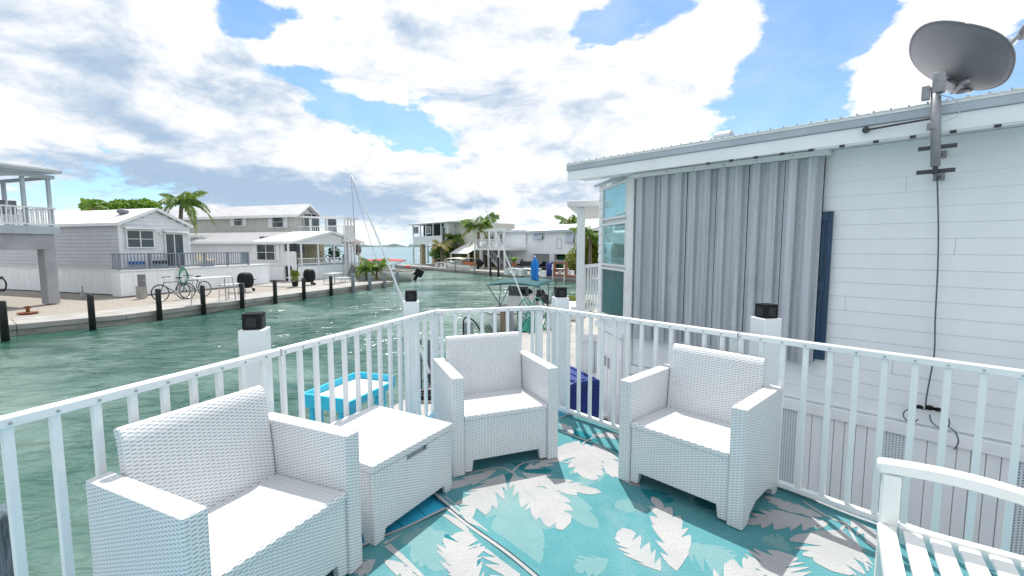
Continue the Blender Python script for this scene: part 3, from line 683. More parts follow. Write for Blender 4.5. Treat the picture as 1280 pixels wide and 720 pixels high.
# ------------------------------------------------------------------ bench, lower right
BN = Frame((1.480, 1.715, 0), math.atan2(-.575, .818))   # x along the arm towards the rail, y to its left (away)
t = thing('garden_bench', BN.o+Vector((0, 0, .010)), BN.a, 'white slatted garden bench with curved armrest, lower right corner', 'bench')
az = .665
def arm(y0):
    mb = MB(); n = 16; pts = []
    for k in range(n+1):
        a = k/n; pts.append((-.045+a*.62, az+.018*math.sin(math.pi*min(1, a*1.1))-.05*a*a))
    prof = [(x, z) for x, z in pts]+[(x, z-.045) for x, z in reversed(pts)]
    mb.prism(prof, 'y', y0-.058, y0+.006).build('armrest', 'bench', t, bev=.012, seg=4)
    MB().box(-.028, .030, y0-.052, y0-.004, 0, az-.045).build('leg', 'bench', t, bev=.006)
    MB().box(.50, .555, y0-.052, y0-.004, 0, .86).build('leg', 'bench', t, bev=.006)
    MB().box(.031, .499, y0-.046, y0-.010, .355, .425).build('end_rail', 'bench', t, bev=.006)
arm(0); arm(-1.18)
for k in range(7):
    MB().box(-.035+k*.077, -.035+k*.077+.057, -1.15, -.054, .402-.004*math.sin(k/6*math.pi), .424-.006*math.sin(k/6*math.pi)).build('slat', 'bench', t, bev=.005)
MB().box(-.027, -.002, -1.125, -.055, .34, .400).build('front_rail', 'bench', t, bev=.004)
MB().box(.515, .545, -1.125, -.055, .34, .400).build('rear_rail', 'bench', t, bev=.004)
for k in range(12): MB().box(.51, .53, -.13-k*.085, -.09-k*.085, .45, .83).build('back_slat', 'bench', t, bev=.004)
MB().box(.50, .55, -1.125, -.055, .831, .88).build('top_rail', 'bench', t, bev=.008)

ALLEY = -1.004
# ------------------------------------------------------------------ the white home on our right
WH = Frame((0, 0, 0), math.atan2(-.719, .695))          # x along the wall towards the camera's right, y away (into the house)
WP = 4.97                                              # distance of the wall plane
off = Vector((.719, .695, 0)); WH.o = off*WP
hx = lambda u, v, y=0: WH.py(u, v, y)                   # (x, z) on the wall
x_c = hx(788, 300)[0]; x_s = hx(1027, 300, -.04)[0]
home = thing('white_home', WH.o, WH.a, 'white clapboard mobile home with corrugated storm shutter on the right', 'house')
X1 = hx(1280, 300)[0]+2.2
z_eave = 2.36
# clapboards: each leans out at its foot
z = .04; k = 0; xj = [hx(u, v)[0] for u, v in ((1132, 238), (1060, 320), (1185, 410))]
while z < z_eave-.02:
    zz = min(z+.127, z_eave)
    prof = [(0, z), (-.010, z+.0005), (-.012, z+.006), (-.006, zz+.0), (0, zz+.0)]
    prof = [(p[0]+.02, p[1]) for p in prof]
    segs = [(x_c+.06, X1)] if k % 4 != 3 else [(x_c+.06, xj[k % 3]-.001), (xj[k % 3]+.001, X1)]
    for a, b in segs: MB().prism(prof, 'x', a, b).build('siding_board', 'vinyl', home)
    z = zz; k += 1
MB().box(x_c-.02, X1, .025, 4, -1.0, 2.34).build('wall', 'vinyl', home)
MB().box(x_c-.045, x_c+.055, -.03, .09, -1.0, z_eave-.002).build('corner_board', 'rail', home, bev=.006)
# skirt: top rail and vertical panels, every second one perforated
MB().box(x_c+.06, X1, -.035, .015, -.075, .025).build('skirt_rail', 'vinyl', home, bev=.004)
MB().box(x_c+.06, X1, .0105, .020, ALLEY, -.078).build('skirt_core', 'vinyl', home)  # backing added to lighten the dark gaps between skirt panels
xx = x_c+.07; k = 0
while xx < X1-.1:
    w_ = .405; vent = (k % 2 == 0)
    prof = [(xx, .0), (xx, -.012)]
    mb = MB()
    if vent:
        mb.box(xx+.01, xx+w_*.46, -.010, .010, ALLEY+.005, -.078).build('skirt_panel', 'perf', home)
        MB().box(xx+w_*.46+.001, xx+w_*.55, -.016, .010, ALLEY+.005, -.078).build('skirt_rib', 'vinyl', home, bev=.004)
        for j in range(2): MB().box(xx+w_*(.555+.222*j), xx+w_*(.555+.222*(j+1))-.004, -.012+.004*j, .010, ALLEY+.005, -.078).build('skirt_panel', 'vinyl', home, bev=.004)
    else:
        for j in range(5):
            MB().box(xx+w_*j/5+.003, xx+w_*(j+1)/5-.001, -.014+.004*(j % 2), .010, ALLEY+.005, -.078).build('skirt_panel', 'vinyl', home, bev=.005)
    MB().box(xx-.006, xx+.008, -.019, .012, ALLEY+.005, -.078).build('skirt_rib', 'vinyl', home, bev=.003)
    xx += w_; k += 1
# eave: soffit, fascia, drip edge, ribbed roof
xt = hx(709, 216, -.35)[0]; zf0 = hx(1000, 188.5, -.35)[1]; zf1 = hx(1000, 154, -.35)[1]
zf0, zf1 = 2.335, 2.53
MB().box(xt, X1, -.345, -.320, zf0, zf0+.118).build('fascia', 'vinyl', home, bev=.003)
MB().box(xt-.004, X1, -.365, -.3205, zf0+.12, zf1).build('fascia_cap', 'grey_trim', home, bev=.006)
MB().box(xt+.02, X1, -.318, .02, zf0+.03, zf0+.045).build('soffit', 'vinyl', home)
for k in range(26):
    q = x_s-.95+k*.22
    if q < X1: MB().box(q, q+.035, -.349, -.335, zf0-.022, zf0-.001).build('soffit_clip', 'dark_metal', home)
MB().box(x_s-.02, X1, -.343, -.30, zf0-.016, zf0-.0005).build('drip_rail', 'drip', home)
roof = MB().grid(lambda a, b: (xt+(X1-xt)*a, -.38+4.6*b, zf1+.004+.010*(1 if int(a*220) % 2 else 0)+4.6*b*.09), 220, 1).build('roof', 'roof_white', home, solid=.004)
for k in range(58):
    q = xt+.04+k*.105
    if q < X1: MB().tube([(q, -.37, zf1+.01), (q, -.37, zf1+.028)], .007, 6).build('roof_screw', 'steel', home)
vx, vz = hx(905, 172, .5)
MB().box(xt+.01, X1, -.372, -.366, zf1-.012, zf1+.018).build('roof_edge', 'rail', home)
v = MB().tube([(vx, .5, zf1+.02), (vx, .5, vz-.02)], .055, 14).build('roof_vent', 'grey_trim', home, smooth=False)
MB().grid(lambda a, b: (vx+(b-.5)*.17, .5+.09*math.cos(math.pi*a)*1.0, vz-.02+.085*math.sin(math.pi*a)), 10, 2).build('vent_hood', 'grey_trim', v, solid=.012)
# gable end wall up to the roof
MB().poly([(x_c-.012, 0.05, z_eave-.2), (x_c-.012, 4, z_eave-.2), (x_c-.012, 4, 2.85), (x_c-.012, 0.05, 2.5)]).build('gable_wall', 'vinyl', home, solid=.01)
# storm shutter
zs0, zs1 = hx(1007, 455, -.06)[1], hx(1027, 196, -.06)[1]
xa = hx(794, 300, -.06)[0]
edges = [xa]+[hx(u, 300, -.06)[0] for u in (828, 860, 893, 932, 971, 1026)]
n = 6; pw = (x_s-xa)/n
for k in range(n):
    a = xa+pw*k; b = a+pw-.007; mb = MB(); m_ = 2; P = []
    for j in range(m_):
        q = a+(b-a)*j/m_; r = (b-a)/m_
        P += [(q, -.06), (q+r*.20, -.06), (q+r*.27, -.105), (q+r*.68, -.105), (q+r*.75, -.06)]
    P.append((b, -.06)); dz = zs0+.012*((k*7) % 3)-.01
    dy = -.004*(k % 2)
    for (p, q) in zip(P, P[1:]): mb.quad((p[0], p[1]+dy, dz), (q[0], q[1]+dy, dz), (q[0], q[1]+dy, zs1), (p[0], p[1]+dy, zs1))
    mb.build('storm_panel', 'corr', home, solid=.0025)
MB().box(xa-.05, x_s+.03, -.115, -.0005, zs1+.003, zs1+.055).build('shutter_track', 'rail', home, bev=.004)
MB().box(xa-.005, x_s-.005, -.045, -.035, zs0+.03, zs1-.001).build('shuttered_window', 'dark_fabric', home)
for k in range(7): MB().tube([(xa+.1+k*.31, -.117, zs1+.03), (xa+.1+k*.31, -.121, zs1+.03)], .007, 8).build('screw', 'steel', home)
# navy shutter
nx0, nx1 = x_s-.10, hx(1040, 300, -.03)[0]; nz0, nz1 = hx(1022, 449, -.03)[1], hx(1040, 264, -.03)[1]
sh = MB().box(nx0, nx1, -.032, -.018, nz0, nz1).build('window_shutter', 'navy', home, bev=.003)
MB().box(nx0+.001, nx0+.035, -.046, -.0325, nz0+.001, nz1-.001).build('stile', 'navy', sh, bev=.003); MB().box(nx1-.035, nx1-.001, -.046, -.0325, nz0+.001, nz1-.001).build('stile', 'navy', sh, bev=.003)
for q0, q1 in ((nz0+.001, nz0+.09), ((nz0+nz1)/2-.04, (nz0+nz1)/2+.04), (nz1-.09, nz1-.001)): MB().box(nx0+.036, nx1-.036, -.046, -.0325, q0, q1).build('rail', 'navy', sh, bev=.003)
for q0, q1 in ((nz0+.12, (nz0+nz1)/2-.07), ((nz0+nz1)/2+.07, nz1-.12)): MB().box(nx0+.055, nx1-.055, -.042, -.0325, q0, q1).build('raised_panel', 'navy', sh, bev=.006)

# angled bay beyond the corner: local frame on its own face
c = WH.w(x_c, 0); p2 = at_y(751, 300, 6.75); fd = (Vector((c.x, c.y, 0))-Vector((p2.x, p2.y, 0))); BL = fd.length; fd.normalize()
BY = Frame((p2.x, p2.y, 0), math.atan2(fd.y, fd.x))
bay = bpy.data.objects.new('bay', None)
def bp(name, m, parent=None, bev=0, mb=None):
    o = mb.build(name, m, parent or home, bev=bev)
    if parent is None: o.matrix_local = Matrix.Translation(WH.o).inverted()@Matrix.Identity(4) if False else (Matrix.Translation(home.location)@Matrix.Rotation(home.rotation_euler.z, 4, 'Z')).inverted()@Matrix.Translation(BY.o)@Matrix.Rotation(BY.a, 4, 'Z')
    return o
bz = lambda v, u=770: BY.py(u, v, 0)[1]
X0, XB = 0, BL
bw_ = bp('bay_wall', 'vinyl', mb=MB().box(0, BL-.03, .012, .05, ALLEY, 2.42))
zb = [bz(397), bz(337), bz(331), bz(280), bz(272), bz(232)]
zlow = bz(412)
wx0, wx1 = BY.py(756, 300, 0)[0], BY.py(784.5, 300, 0)[0]
bp('bay_trim', 'rail', mb=MB().box(.0, wx0-.035, -.022, .011, zlow+.01, 2.40), bev=.004)
k = 0; z = zlow
while z < 2.38: bp('siding_board', 'vinyl', mb=MB().prism([(-.024, z), (-.040, z+.006), (-.028, z+.125), (-.024, z+.125)], 'x', .0, wx0-.05)); z += .127
for (a, b, mm, nm) in ((zb[0], zb[1], 'glass_dark', 'window'), (zb[2], zb[3], 'glass_teal', 'window'), (zb[4], zb[5], 'glass_teal', 'window')):
    fr = bp(nm, 'rail', mb=MB().box(wx0-.03, wx1+.03, -.012, .010, a-.018, b+.018))
    MB().box(wx0-.03, wx0, -.04, -.0125, a-.018, b+.018).build('frame', 'rail', fr, bev=.003); MB().box(wx1, wx1+.03, -.04, -.0125, a-.018, b+.018).build('frame', 'rail', fr, bev=.003)
    MB().box(wx0+.001, wx1-.001, -.04, -.0125, a-.018, a+.01).build('frame', 'rail', fr, bev=.003); MB().box(wx0+.001, wx1-.001, -.04, -.0125, b-.01, b+.018).build('frame', 'rail', fr, bev=.003)
    MB().box(wx0+.001, wx1-.001, -.022, -.0125, a+.011, b-.011).build('pane', mm, fr)
bp('window_hood', 'grey_trim', mb=MB().box(-.05, BL-.1, -.10, -.041, bz(227), bz(224)), bev=.004)
bp('bay_base', 'vinyl', mb=MB().box(0, BL-.03, -.012, .0115, ALLEY, zlow), bev=.0)
for a, b in ((.03, BL*.46), (BL*.46+.008, BL*.88)):
    dd_ = bp('cabinet_door', 'vinyl', mb=MB().box(a, b, -.035, -.0125, ALLEY+.06, zlow-.09), bev=.004); m_ = 4
    for j in range(m_): MB().box(a+.015+(b-a-.03)*j/m_, a+.015+(b-a-.03)*(j+1)/m_-.014, -.043, -.0355, ALLEY+.08, zlow-.35).build('batten', 'vinyl', dd_, bev=.004)
    q = b-.07 if a < .1 else a+.06
    MB().bar((q, -.06, -.02), (q, -.06, -.17), .022, .016).build('handle', 'steel', dd_, bev=.003)
bp('shelf_trim', 'vinyl', mb=MB().box(-.02, BL-.06, -.07, -.0125, zlow-.055, zlow+.01), bev=.004)
# front end of the house beyond the bay
MB().box(-3.2, -3.15, 0, .1, 0, .1)
fe = WH.w(x_c, 0)
pf = Vector((p2.x, p2.y, 0)); q = pf+Vector((.72, .69, 0))*3.4
o = MB().quad((pf.x, pf.y, ALLEY), (q.x, q.y, ALLEY), (q.x, q.y, 2.42), (pf.x, pf.y, 2.42)).build('front_wall', 'vinyl', home, solid=.02)
o.matrix_local = (Matrix.Translation(home.location)@Matrix.Rotation(home.rotation_euler.z, 4, 'Z')).inverted()

# porch beyond it
pr = thing('porch', (0, 0, 0), 0, 'small white porch with slab roof beyond the bay windows', 'porch')
ya = 7.15
a = at_y(709, 251, ya); zt = a.z; b = at_y(756, 262, 6.9)
pts = [(a.x, ya), (b.x+.1, 6.95), (b.x+1.6, 8.9), (a.x+.75, 10.4)]
MB().prism(pts, 'z', zt-.09, zt).build('roof_slab', 'roof_white', pr, bev=.01)
c0 = at_y(726, 300, 7.3)
MB().box(c0.x-.058, c0.x+.058, 7.24, 7.36, ALLEY, zt-.092).build('post', 'rail', pr, bev=.008)
c1 = at_y(757, 300, 9.4)
MB().box(c1.x-.05, c1.x+.05, 9.35, 9.45, ALLEY, zt-.092).build('post', 'rail', pr, bev=.008)
zr = at_y(737, 342, 7.5).z
def porch_rail(A, B, zt_, zb_, n):
    A, B = Vector(A), Vector(B)
    MB().bar((A.x, A.y, zt_), (B.x, B.y, zt_), .06, .05).build('top_rail', 'rail', pr, bev=.005); MB().bar((A.x, A.y, zb_), (B.x, B.y, zb_), .05, .05).build('bottom_rail', 'rail', pr, bev=.005)
    for k in range(n):
        p = A.lerp(B, (k+.5)/n); MB().bar((p.x, p.y, zb_+.026), (p.x, p.y, zt_-.026), .028).build('baluster', 'rail', pr)
porch_rail((c0.x+.06, 7.36, 0), (c0.x+.55, 8.3, 0), zr+.12, zr-.62, 7)
fb_ = Frame((c0.x+.07, 7.2, 0), R(-14))
MB().box(c0.x+.065, c0.x+.60, 7.25, 7.28, ALLEY, .0).build('porch_skirt', 'vinyl', pr, bev=.003)
MB().box(c0.x-.02, c0.x+.62, 7.15, 7.245, .0, .10).build('porch_deck', 'rail', pr, bev=.006)
for k in range(6): MB().box(c0.x+.075+k*.086, c0.x+.075+k*.086+.07, 7.225, 7.248, ALLEY+.03, -.02).build('skirt_board', 'vinyl', pr, bev=.004)
stt = thing('porch_steps', (c0.x+.2, 6.2, ALLEY), 0, 'white steps with thin rails up to the porch behind the blue bin', 'steps')
for k in range(3): MB().box(-.35+0, .35, .28*k, .28*k+.27, .19*k+.11, .19*k+.15).build('tread', 'rail', stt, bev=.005)
for s_ in (-.38, .38): MB().prism([(0, 0), (.84, 0), (.84, .54), (.56, .54), (.28, .35), (0, .16)], 'x', s_-.015, s_+.015).build('stringer', 'rail', stt, bev=.004)

# blue bin between deck and house
bc = at_y(720, 480, 4.72)
t = thing('recycling_bin', (bc.x-.05, 4.80, ALLEY), R(22), 'dark blue wheeled bin standing beyond the railing by the cabinet doors', 'bin')
hb = at_y(723, 483, 4.6).z-ALLEY
def taper(a, b): return ((math.copysign(.165+.035*b, a[0]))*1.0, math.copysign(.23+.05*b, a[1]), hb*b)
cs = [(-1, -1), (1, -1), (1, 1), (-1, 1)]; mb = MB()
for i in range(4): mb.quad(taper(cs[i], 0), taper(cs[(i+1) % 4], 0), taper(cs[(i+1) % 4], 1), taper(cs[i], 1))
mb.poly([taper(q, 0) for q in cs]); body = mb.build('body', 'blue_bin', t, solid=.008, bev=.01)
MB().box(-.215, .215, -.295, .295, hb-.03, hb+.01).build('rim', 'blue_bin', t, bev=.008)
MB().prism([(-.225, hb+.011), (.225, hb+.011), (.205, hb+.055), (.12, hb+.085), (-.12, hb+.085), (-.205, hb+.055)], 'y', -.31, .29).build('lid', 'blue_bin', t, bev=.012)
for s_ in (-.12, 0, .12): MB().box(s_-.014, s_+.014, -.28, .26, hb+.086, hb+.097).build('lid_rib', 'blue_bin', t, bev=.004)
MB().tube([(-.24, .33, hb+.03), (.24, .33, hb+.03)], .014).build('handle', 'blue_bin', t)
for s_ in (-.2, .2): MB().tube([(s_-.025, .27, .1), (s_+.025, .27, .1)], .1, 16).build('wheel', 'tyre', t)

# ------------------------------------------------------------------ satellite dish
Yp = 3.42
pb = WH.py(1168, 213, -.10); top = WH.py(1170, 108, -.42)
t = thing('satellite_dish', WH.w(pb[0], 0, 2.15), WH.a, 'grey satellite dish on a pole bolted to the white siding', 'satellite dish')
z0 = WH.py(1168, 214, -.42)[1]-2.15; z1_ = top[1]-2.15
# after projection the pole stands just clear of the fascia
px0 = WH.py(1170, 200, -.42)[0]-pb[0]; px1 = WH.py(1170, 110, -.42)[0]-pb[0]
z0 = WH.py(1169, 208, -.42)[1]-2.15
MB().tube([(px0, -.42, z0), (px1, -.42, z1_)], .0285, 16).build('pole', 'dish_bracket', t, smooth=True)
for zz_, hh in ((WH.py(1170, 214, -.42)[1]-2.15, .05), (WH.py(1170, 184, -.42)[1]-2.15, .04)):
    MB().box(px0-.105, px0+.105, -.40, -.385, zz_-.012, zz_+.018).build('wall_bracket', 'dark_metal', t, bev=.003)
    MB().bar((px0, -.39, zz_), (px0, -.02, zz_), .022, .02).build('standoff', 'dark_metal', t, bev=.003)
    MB().box(px0-.035, px0+.035, -.03, -.021, zz_-.03, zz_+.03).build('wall_plate', 'dish_bracket', t)
MB().bar((px0, -.41, WH.py(1170, 218, -.42)[1]-2.15), (px0, -.41, WH.py(1170, 196, -.42)[1]-2.15), .05, .03).build('foot_clamp', 'dark_metal', t, bev=.003)
s0 = WH.py(1083, 163, -.36); s1 = WH.py(1163, 149, -.42)
MB().tube([(s0[0]-pb[0], -.375, s0[1]-2.15), (s1[0]-pb[0], -.44, s1[1]-2.15)], .008, 8).build('brace_rod', 'dark_metal', t)
MB().tube([(s0[0]-pb[0], -.366, s0[1]-2.15), (s0[0]-pb[0], -.385, s0[1]-2.15)], .025, 12).build('brace_foot', 'dark_metal', t)
MB().tube([(px1, -.42, z1_-.30), (px1, -.42, z1_-.255)], .034, 14).build('pole_clamp', 'dish_bracket', t)
hd_ = (px1, -.42, z1_)
MB().box(px1-.075, px1-.030, -.45, -.39, z1_-.085, z1_+.01).build('mast_clamp', 'dish_bracket', t, bev=.004)
MB().box(px1-.02, px1+.05, -.46, -.38, z1_-.05, z1_+.09).build('mast_head', 'dish_bracket', t, bev=.008)
# bowl: local z is the way it looks
cw = ray(1197.6, 71.8); cdist = 3.55/cw.y; cpos = Vector((0, 0, EYE))+cw*cdist*.985
inv = (Matrix.Translation(t.location)@Matrix.Rotation(t.rotation_euler.z, 4, 'Z')).inverted()
look_az, look_el, roll = 99.5, 50.5, -37
zd = Vector((math.sin(R(look_az))*math.cos(R(look_el)), math.cos(R(look_az))*math.cos(R(look_el)), math.sin(R(look_el))))
xd = Vector((zd.y, -zd.x, 0)).normalized(); yd = zd.cross(xd)
rm = Matrix((xd, yd, zd)).transposed().to_4x4()@Matrix.Rotation(R(roll), 4, 'Z')
DM = inv@Matrix.Translation(cpos)@rm
RA, RBb, DP = .335, .330, .07
def bowl(off):
    def fn(a, b):
        th = 2*math.pi*b; e = 2.35; cx, sy = math.cos(th), math.sin(th)
        rr_ = (abs(cx)**e+abs(sy)**e)**(-1/e)
        return (RA*a*rr_*cx, RBb*a*rr_*sy, DP*(a*rr_)**2-DP+off)
    return fn
def dp(name, m, mb, **k):
    o = mb.build(name, m, t, **k); o.matrix_local = DM; return o
d_ = MB(); d_.grid(bowl(0), 12, 48); dp('dish', 'dish', d_, smooth=True, solid=.006)
rim = MB(); f_ = bowl(0); rim.tube([f_(1, k/48) for k in range(49)], .006, 6); dp('rim', 'dish', rim, smooth=True)
c0_ = DM.inverted()@(inv@Vector((0, 0, EYE))); d0_ = DM.inverted().to_3x3()@(inv.to_3x3()@ray(1197, 101)); t0_ = (-.03-c0_.z)/d0_.z; bo = c0_+d0_*t0_
sz = DP*((bo.x/RA)**2+(bo.y/RBb)**2)-DP
bk = MB(); bk.box(bo.x-.05, bo.x+.05, bo.y-.05, bo.y+.05, sz-.06, sz-.018)
dp('back_bracket', 'dish_bracket', bk, bev=.01)
for sx_, sy_ in ((-1, -1), (1, -1), (1, 1), (-1, 1)):
    q = MB(); ex, ey = bo.x+sx_*.10, bo.y+sy_*.085; ez = DP*min(1, (ex/RA)**2+(ey/RBb)**2)-DP
    q.tube([(bo.x+sx_*.04, bo.y+sy_*.04, sz-.04), (bo.x+sx_*.08, bo.y+sy_*.07, ez-.035), (ex, ey, ez-.006)], [.022, .017, .013], 8); dp('bracket_arm', 'dish_bracket', q, smooth=True)
    q = MB(); q.tube([(ex, ey, ez-.03), (ex, ey, ez+.008)], .016, 10); dp('bolt', 'steel', q)
DMi = DM.inverted(); hp = DMi@Vector((px1+.02, -.42, z1_+.02))
q = MB(); q.bar(tuple(hp), (bo.x, bo.y, sz-.05), .055, .05); dp('tilt_bracket', 'dish_bracket', q, bev=.006)
q = MB(); q.tube([tuple(hp+Vector((.03, 0, 0))), (bo.x+.03, bo.y-.03, sz-.07)], .03, 12); dp('pivot', 'steel', q)
# feed arm round the lower edge to the receiver in front
lw = Vector((0, 0, EYE))+ray(1278, 40)*((3.42+.0)/ray(1278, 40).y); lo_ = inv@lw; ld = DMi@lo_
q = MB(); bs = Vector((bo.x*1.25, bo.y*1.25, sz-.05)); q.tube([tuple(bs), tuple(bs.lerp(ld, .12)+Vector((bo.x*.4, bo.y*.4, 0))), tuple(ld)], .014, 8); dp('feed_arm', 'dish_bracket', q)
q = MB(); q.tube([tuple(ld+Vector((-.05, 0, .0))), tuple(ld+Vector((.05, .02, .02)))], [.032, .036], 12); dp('receiver', 'dish', q, bev=.006)
q = MB(); q.tube([tuple(ld+Vector((-.05, .0, -.04))), tuple(ld+Vector((-.05, -.05, -.04)))], .024, 12); dp('receiver_horn', 'rail', q)
# cable down the wall
pts = []
for u, v, y in ((1172, 118, -.44), (1190, 122, -.46), (1202, 132, -.46), (1196, 146, -.46), (1178, 153, -.455)): q = WH.py(u, v, y); pts.append(WH.w(q[0], y, q[1]))
tag(MB().tube(pts, .0035, 6).build('coax_loop', 'grey_trim'), 'thin pale cable looping off the dish pole', 'cable')
pts = []
for u, v in ((1171, 216), (1172, 240), (1173, 290), (1172, 340), (1169, 400), (1168, 440), (1163, 470), (1158, 497), (1157, 512)): q = WH.py(u, v, -.03); pts.append(WH.w(q[0], -.03, q[1]))
def smooth_path(P, m=6):
    out = []
    for k in range(len(P)-1):
        p0, p1, p2, p3 = P[max(0, k-1)], P[k], P[k+1], P[min(len(P)-1, k+2)]
        for j in range(m): s = j/m; out.append(.5*((2*p1)+(p2-p0)*s+(2*p0-5*p1+4*p2-p3)*s*s+(3*p1-p0-3*p2+p3)*s**3))
    return out+[P[-1]]
cb = thing('coax_cable', WH.w(pb[0], 0, 0), 0, 'grey cable running down the siding to a coil near the skirt', 'cable')
def cpart(name, L, r, m='cable_grey'):
    P = [];
    for u, v in L: q = WH.py(u, v, -.035); P.append(WH.w(q[0], -.035, q[1])-cb.location)
    return MB().tube(smooth_path(P), r, 6).build(name, m, cb, smooth=True)
cpart('drop', ((1171, 216), (1172, 240), (1173, 290), (1172, 340), (1169, 400), (1168, 440), (1163, 470), (1158, 497), (1157, 512)), .0055)
cpart('coil', ((1157, 512), (1143, 510), (1131, 514), (1130, 522), (1140, 528), (1148, 524)), .0045)
cpart('coil', ((1162, 510), (1175, 514), (1185, 522), (1186, 532), (1176, 535), (1165, 528), (1162, 518)), .0045)
cpart('coil', ((1183, 532), (1194, 540), (1198, 552), (1193, 562)), .0045)
q = WH.py(1162, 510, -.045); b_ = WH.w(q[0], -.045, q[1])-cb.location
for k in (-.05, 0, .04): MB().box(b_.x-.022+k, b_.x+.016+k, b_.y-.02-k*.7, b_.y+.015-k*.7, b_.z-.014, b_.z+.02-abs(k)*.2).build('splitter', 'black', cb, bev=.004)

# ------------------------------------------------------------------ homes on the left bank, in the frame LB (x along the canal, y back, z above the dock)
GZ = DOCK
def lz(z): return z-GZ
class Home:
    def __init__(s, name, label, cat='house'):
        s.t = thing(name, (LB.o.x, LB.o.y, GZ), LB.a, label, cat)
    def box(s, name, m, x0, x1, y0, y1, z0, z1, parent=None, bev=0): return MB().box(x0, x1, y0, y1, z0, z1).build(name, m, parent or s.t, bev=bev)
def P_y(u, v, y): a = LB.py(u, v, y); return a[0], a[1]
def P_x(u, v, x): a = LB.px(u, v, x); return a[0], a[1]
def boards_x(h, x, y0, y1, z0, z1, step, m, sgn=-1, name='siding_board', zt=None):  # lapped boards on a wall x = const
    z = z0
    while z < z1-.02:
        zz = min(z+step, z1); a, b = y0, y1
        if zt:
            a, b = zt(z); 
            if b-a < .1: break
        MB().prism([(x, z), (x+sgn*.024, z+.003), (x+sgn*.022, z+.012), (x+sgn*.003, zz-.001), (x, zz-.001)], 'y', a, b).build(name, m, h.t)
        z = zz
def boards_y(h, y, x0, x1, z0, z1, step, m, name='siding_board', zt=None):
    z = z0
    while z < z1-.02:
        zz = min(z+step, z1); a, b = x0, x1
        if zt:
            a, b = zt(z)
            if b-a < .1: break
        MB().prism([(y, z), (y-.024, z+.003), (y-.022, z+.012), (y-.003, zz-.001), (y, zz-.001)], 'x', a, b).build(name, m, h.t)
        z = zz
def win_y(h, y, x0, x1, z0, z1, cols=1, m='glass', rail=True, parent=None):            # a window on a wall y = const facing the canal
    f = MB().box(x0, x1, y-.045, y-.026, z0, z1).build('window', 'dark_fabric', parent or h.t); w = .05
    for a, b, c, d in ((x0-w, x0+.01, z0-w, z1+w), (x1-.01, x1+w, z0-w, z1+w), (x0+.011, x1-.011, z0-w, z0+.01), (x0+.011, x1-.011, z1-.01, z1+w)): MB().box(a, b, y-.09, y-.047, c, d).build('frame', 'rail', f)
    for k in range(cols):
        a = x0+.015+(x1-x0-.03)*k/cols; b = x0+.015+(x1-x0-.03)*(k+1)/cols
        for c, d in (((z0+.012, (z0+z1)/2-.015), ((z0+z1)/2+.015, z1-.012)) if rail else ((z0+.012, z1-.012),)): MB().box(a+.012, b-.012, y-.058, y-.047, c, d).build('pane', m, f)
        if k: MB().box(a-.035, a+.010, y-.088, y-.060, z0+.012, z1-.012).build('mullion', 'rail', f)
    if rail: MB().box(x0+.011, x1-.011, y-.086, y-.059, (z0+z1)/2-.014, (z0+z1)/2+.014).build('meeting_rail', 'rail', f)
    return f
def win_x(h, x, y0, y1, z0, z1, cols=1, m='glass', rail=True):                        # on a wall x = const facing back to us (-x)
    f = MB().box(x-.045, x-.026, y0, y1, z0, z1).build('window', 'dark_fabric', h.t); w = .06
    for a, b, c, d in ((y0-w, y0+.01, z0-w, z1+w), (y1-.01, y1+w, z0-w, z1+w), (y0+.011, y1-.011, z0-w, z0+.01), (y0+.011, y1-.011, z1-.01, z1+w)): MB().box(x-.09, x-.047, a, b, c, d).build('frame', 'rail', f)
    for k in range(cols):
        a = y0+.015+(y1-y0-.03)*k/cols; b = y0+.015+(y1-y0-.03)*(k+1)/cols
        for c, d in (((z0+.012, (z0+z1)/2-.015), ((z0+z1)/2+.015, z1-.012)) if rail else ((z0+.012, z1-.012),)): MB().box(x-.058, x-.047, a+.012, b-.012, c, d).build('pane', m, f)
        if k: MB().box(x-.088, x-.060, a-.035, a+.010, z0+.012, z1-.012).build('mullion', 'rail', f)
    if rail: MB().box(x-.086, x-.059, y0+.011, y1-.011, (z0+z1)/2-.014, (z0+z1)/2+.014).build('meeting_rail', 'rail', f)
    return f

# ---- B: grey mobile home with a gable to the canal and a deck before it
hB = Home('grey_mobile_home', 'pale grey mobile home with white roof and grey railed deck, on the left bank')
yg = 6.6
xb0, zeB = P_y(148, 277, yg); xb1, _ = P_y(235, 285, yg); zeB2 = P_y(235, 286, yg)[1]
xp, zpB = P_y(194, 262, yg); zs = P_y(165, 337, 6.0)[1]     # skirt top
zeB = (zeB+zeB2)/2+.02; xp = (xb0+xb1)/2
hB.box('wall', 'grey_siding', xb0+.02, xb1-.02, yg+.02, 24, .2, zeB)
MB().prism([(xb0+.02, zeB), (xb1-.02, zeB), (xp, zpB-.05)], 'y', yg+.02, yg+.06).build('gable', 'grey_siding', hB.t)
boards_x(hB, xb0, yg+.05, 23.9, zs, zeB-.02, .17, 'grey_siding')
def gz(z):
    if z < zeB-.1: return (xb0+.05, xb1-.05)
    q = (z+.1-zeB)/(zpB-.05-zeB); return (xb0+(xp-xb0)*q+.04, xb1-(xb1-xp)*q-.04)
boards_y(hB, yg, xb0, xb1, zs, zpB-.12, .17, 'pale_siding', zt=gz)
hB.box('corner_board', 'rail', xb0-.04, xb0+.07, yg-.04, yg+.06, zs, zeB, bev=.01); hB.box('corner_board', 'rail', xb1-.07, xb1+.04, yg-.04, yg+.06, zs, zeB, bev=.01)
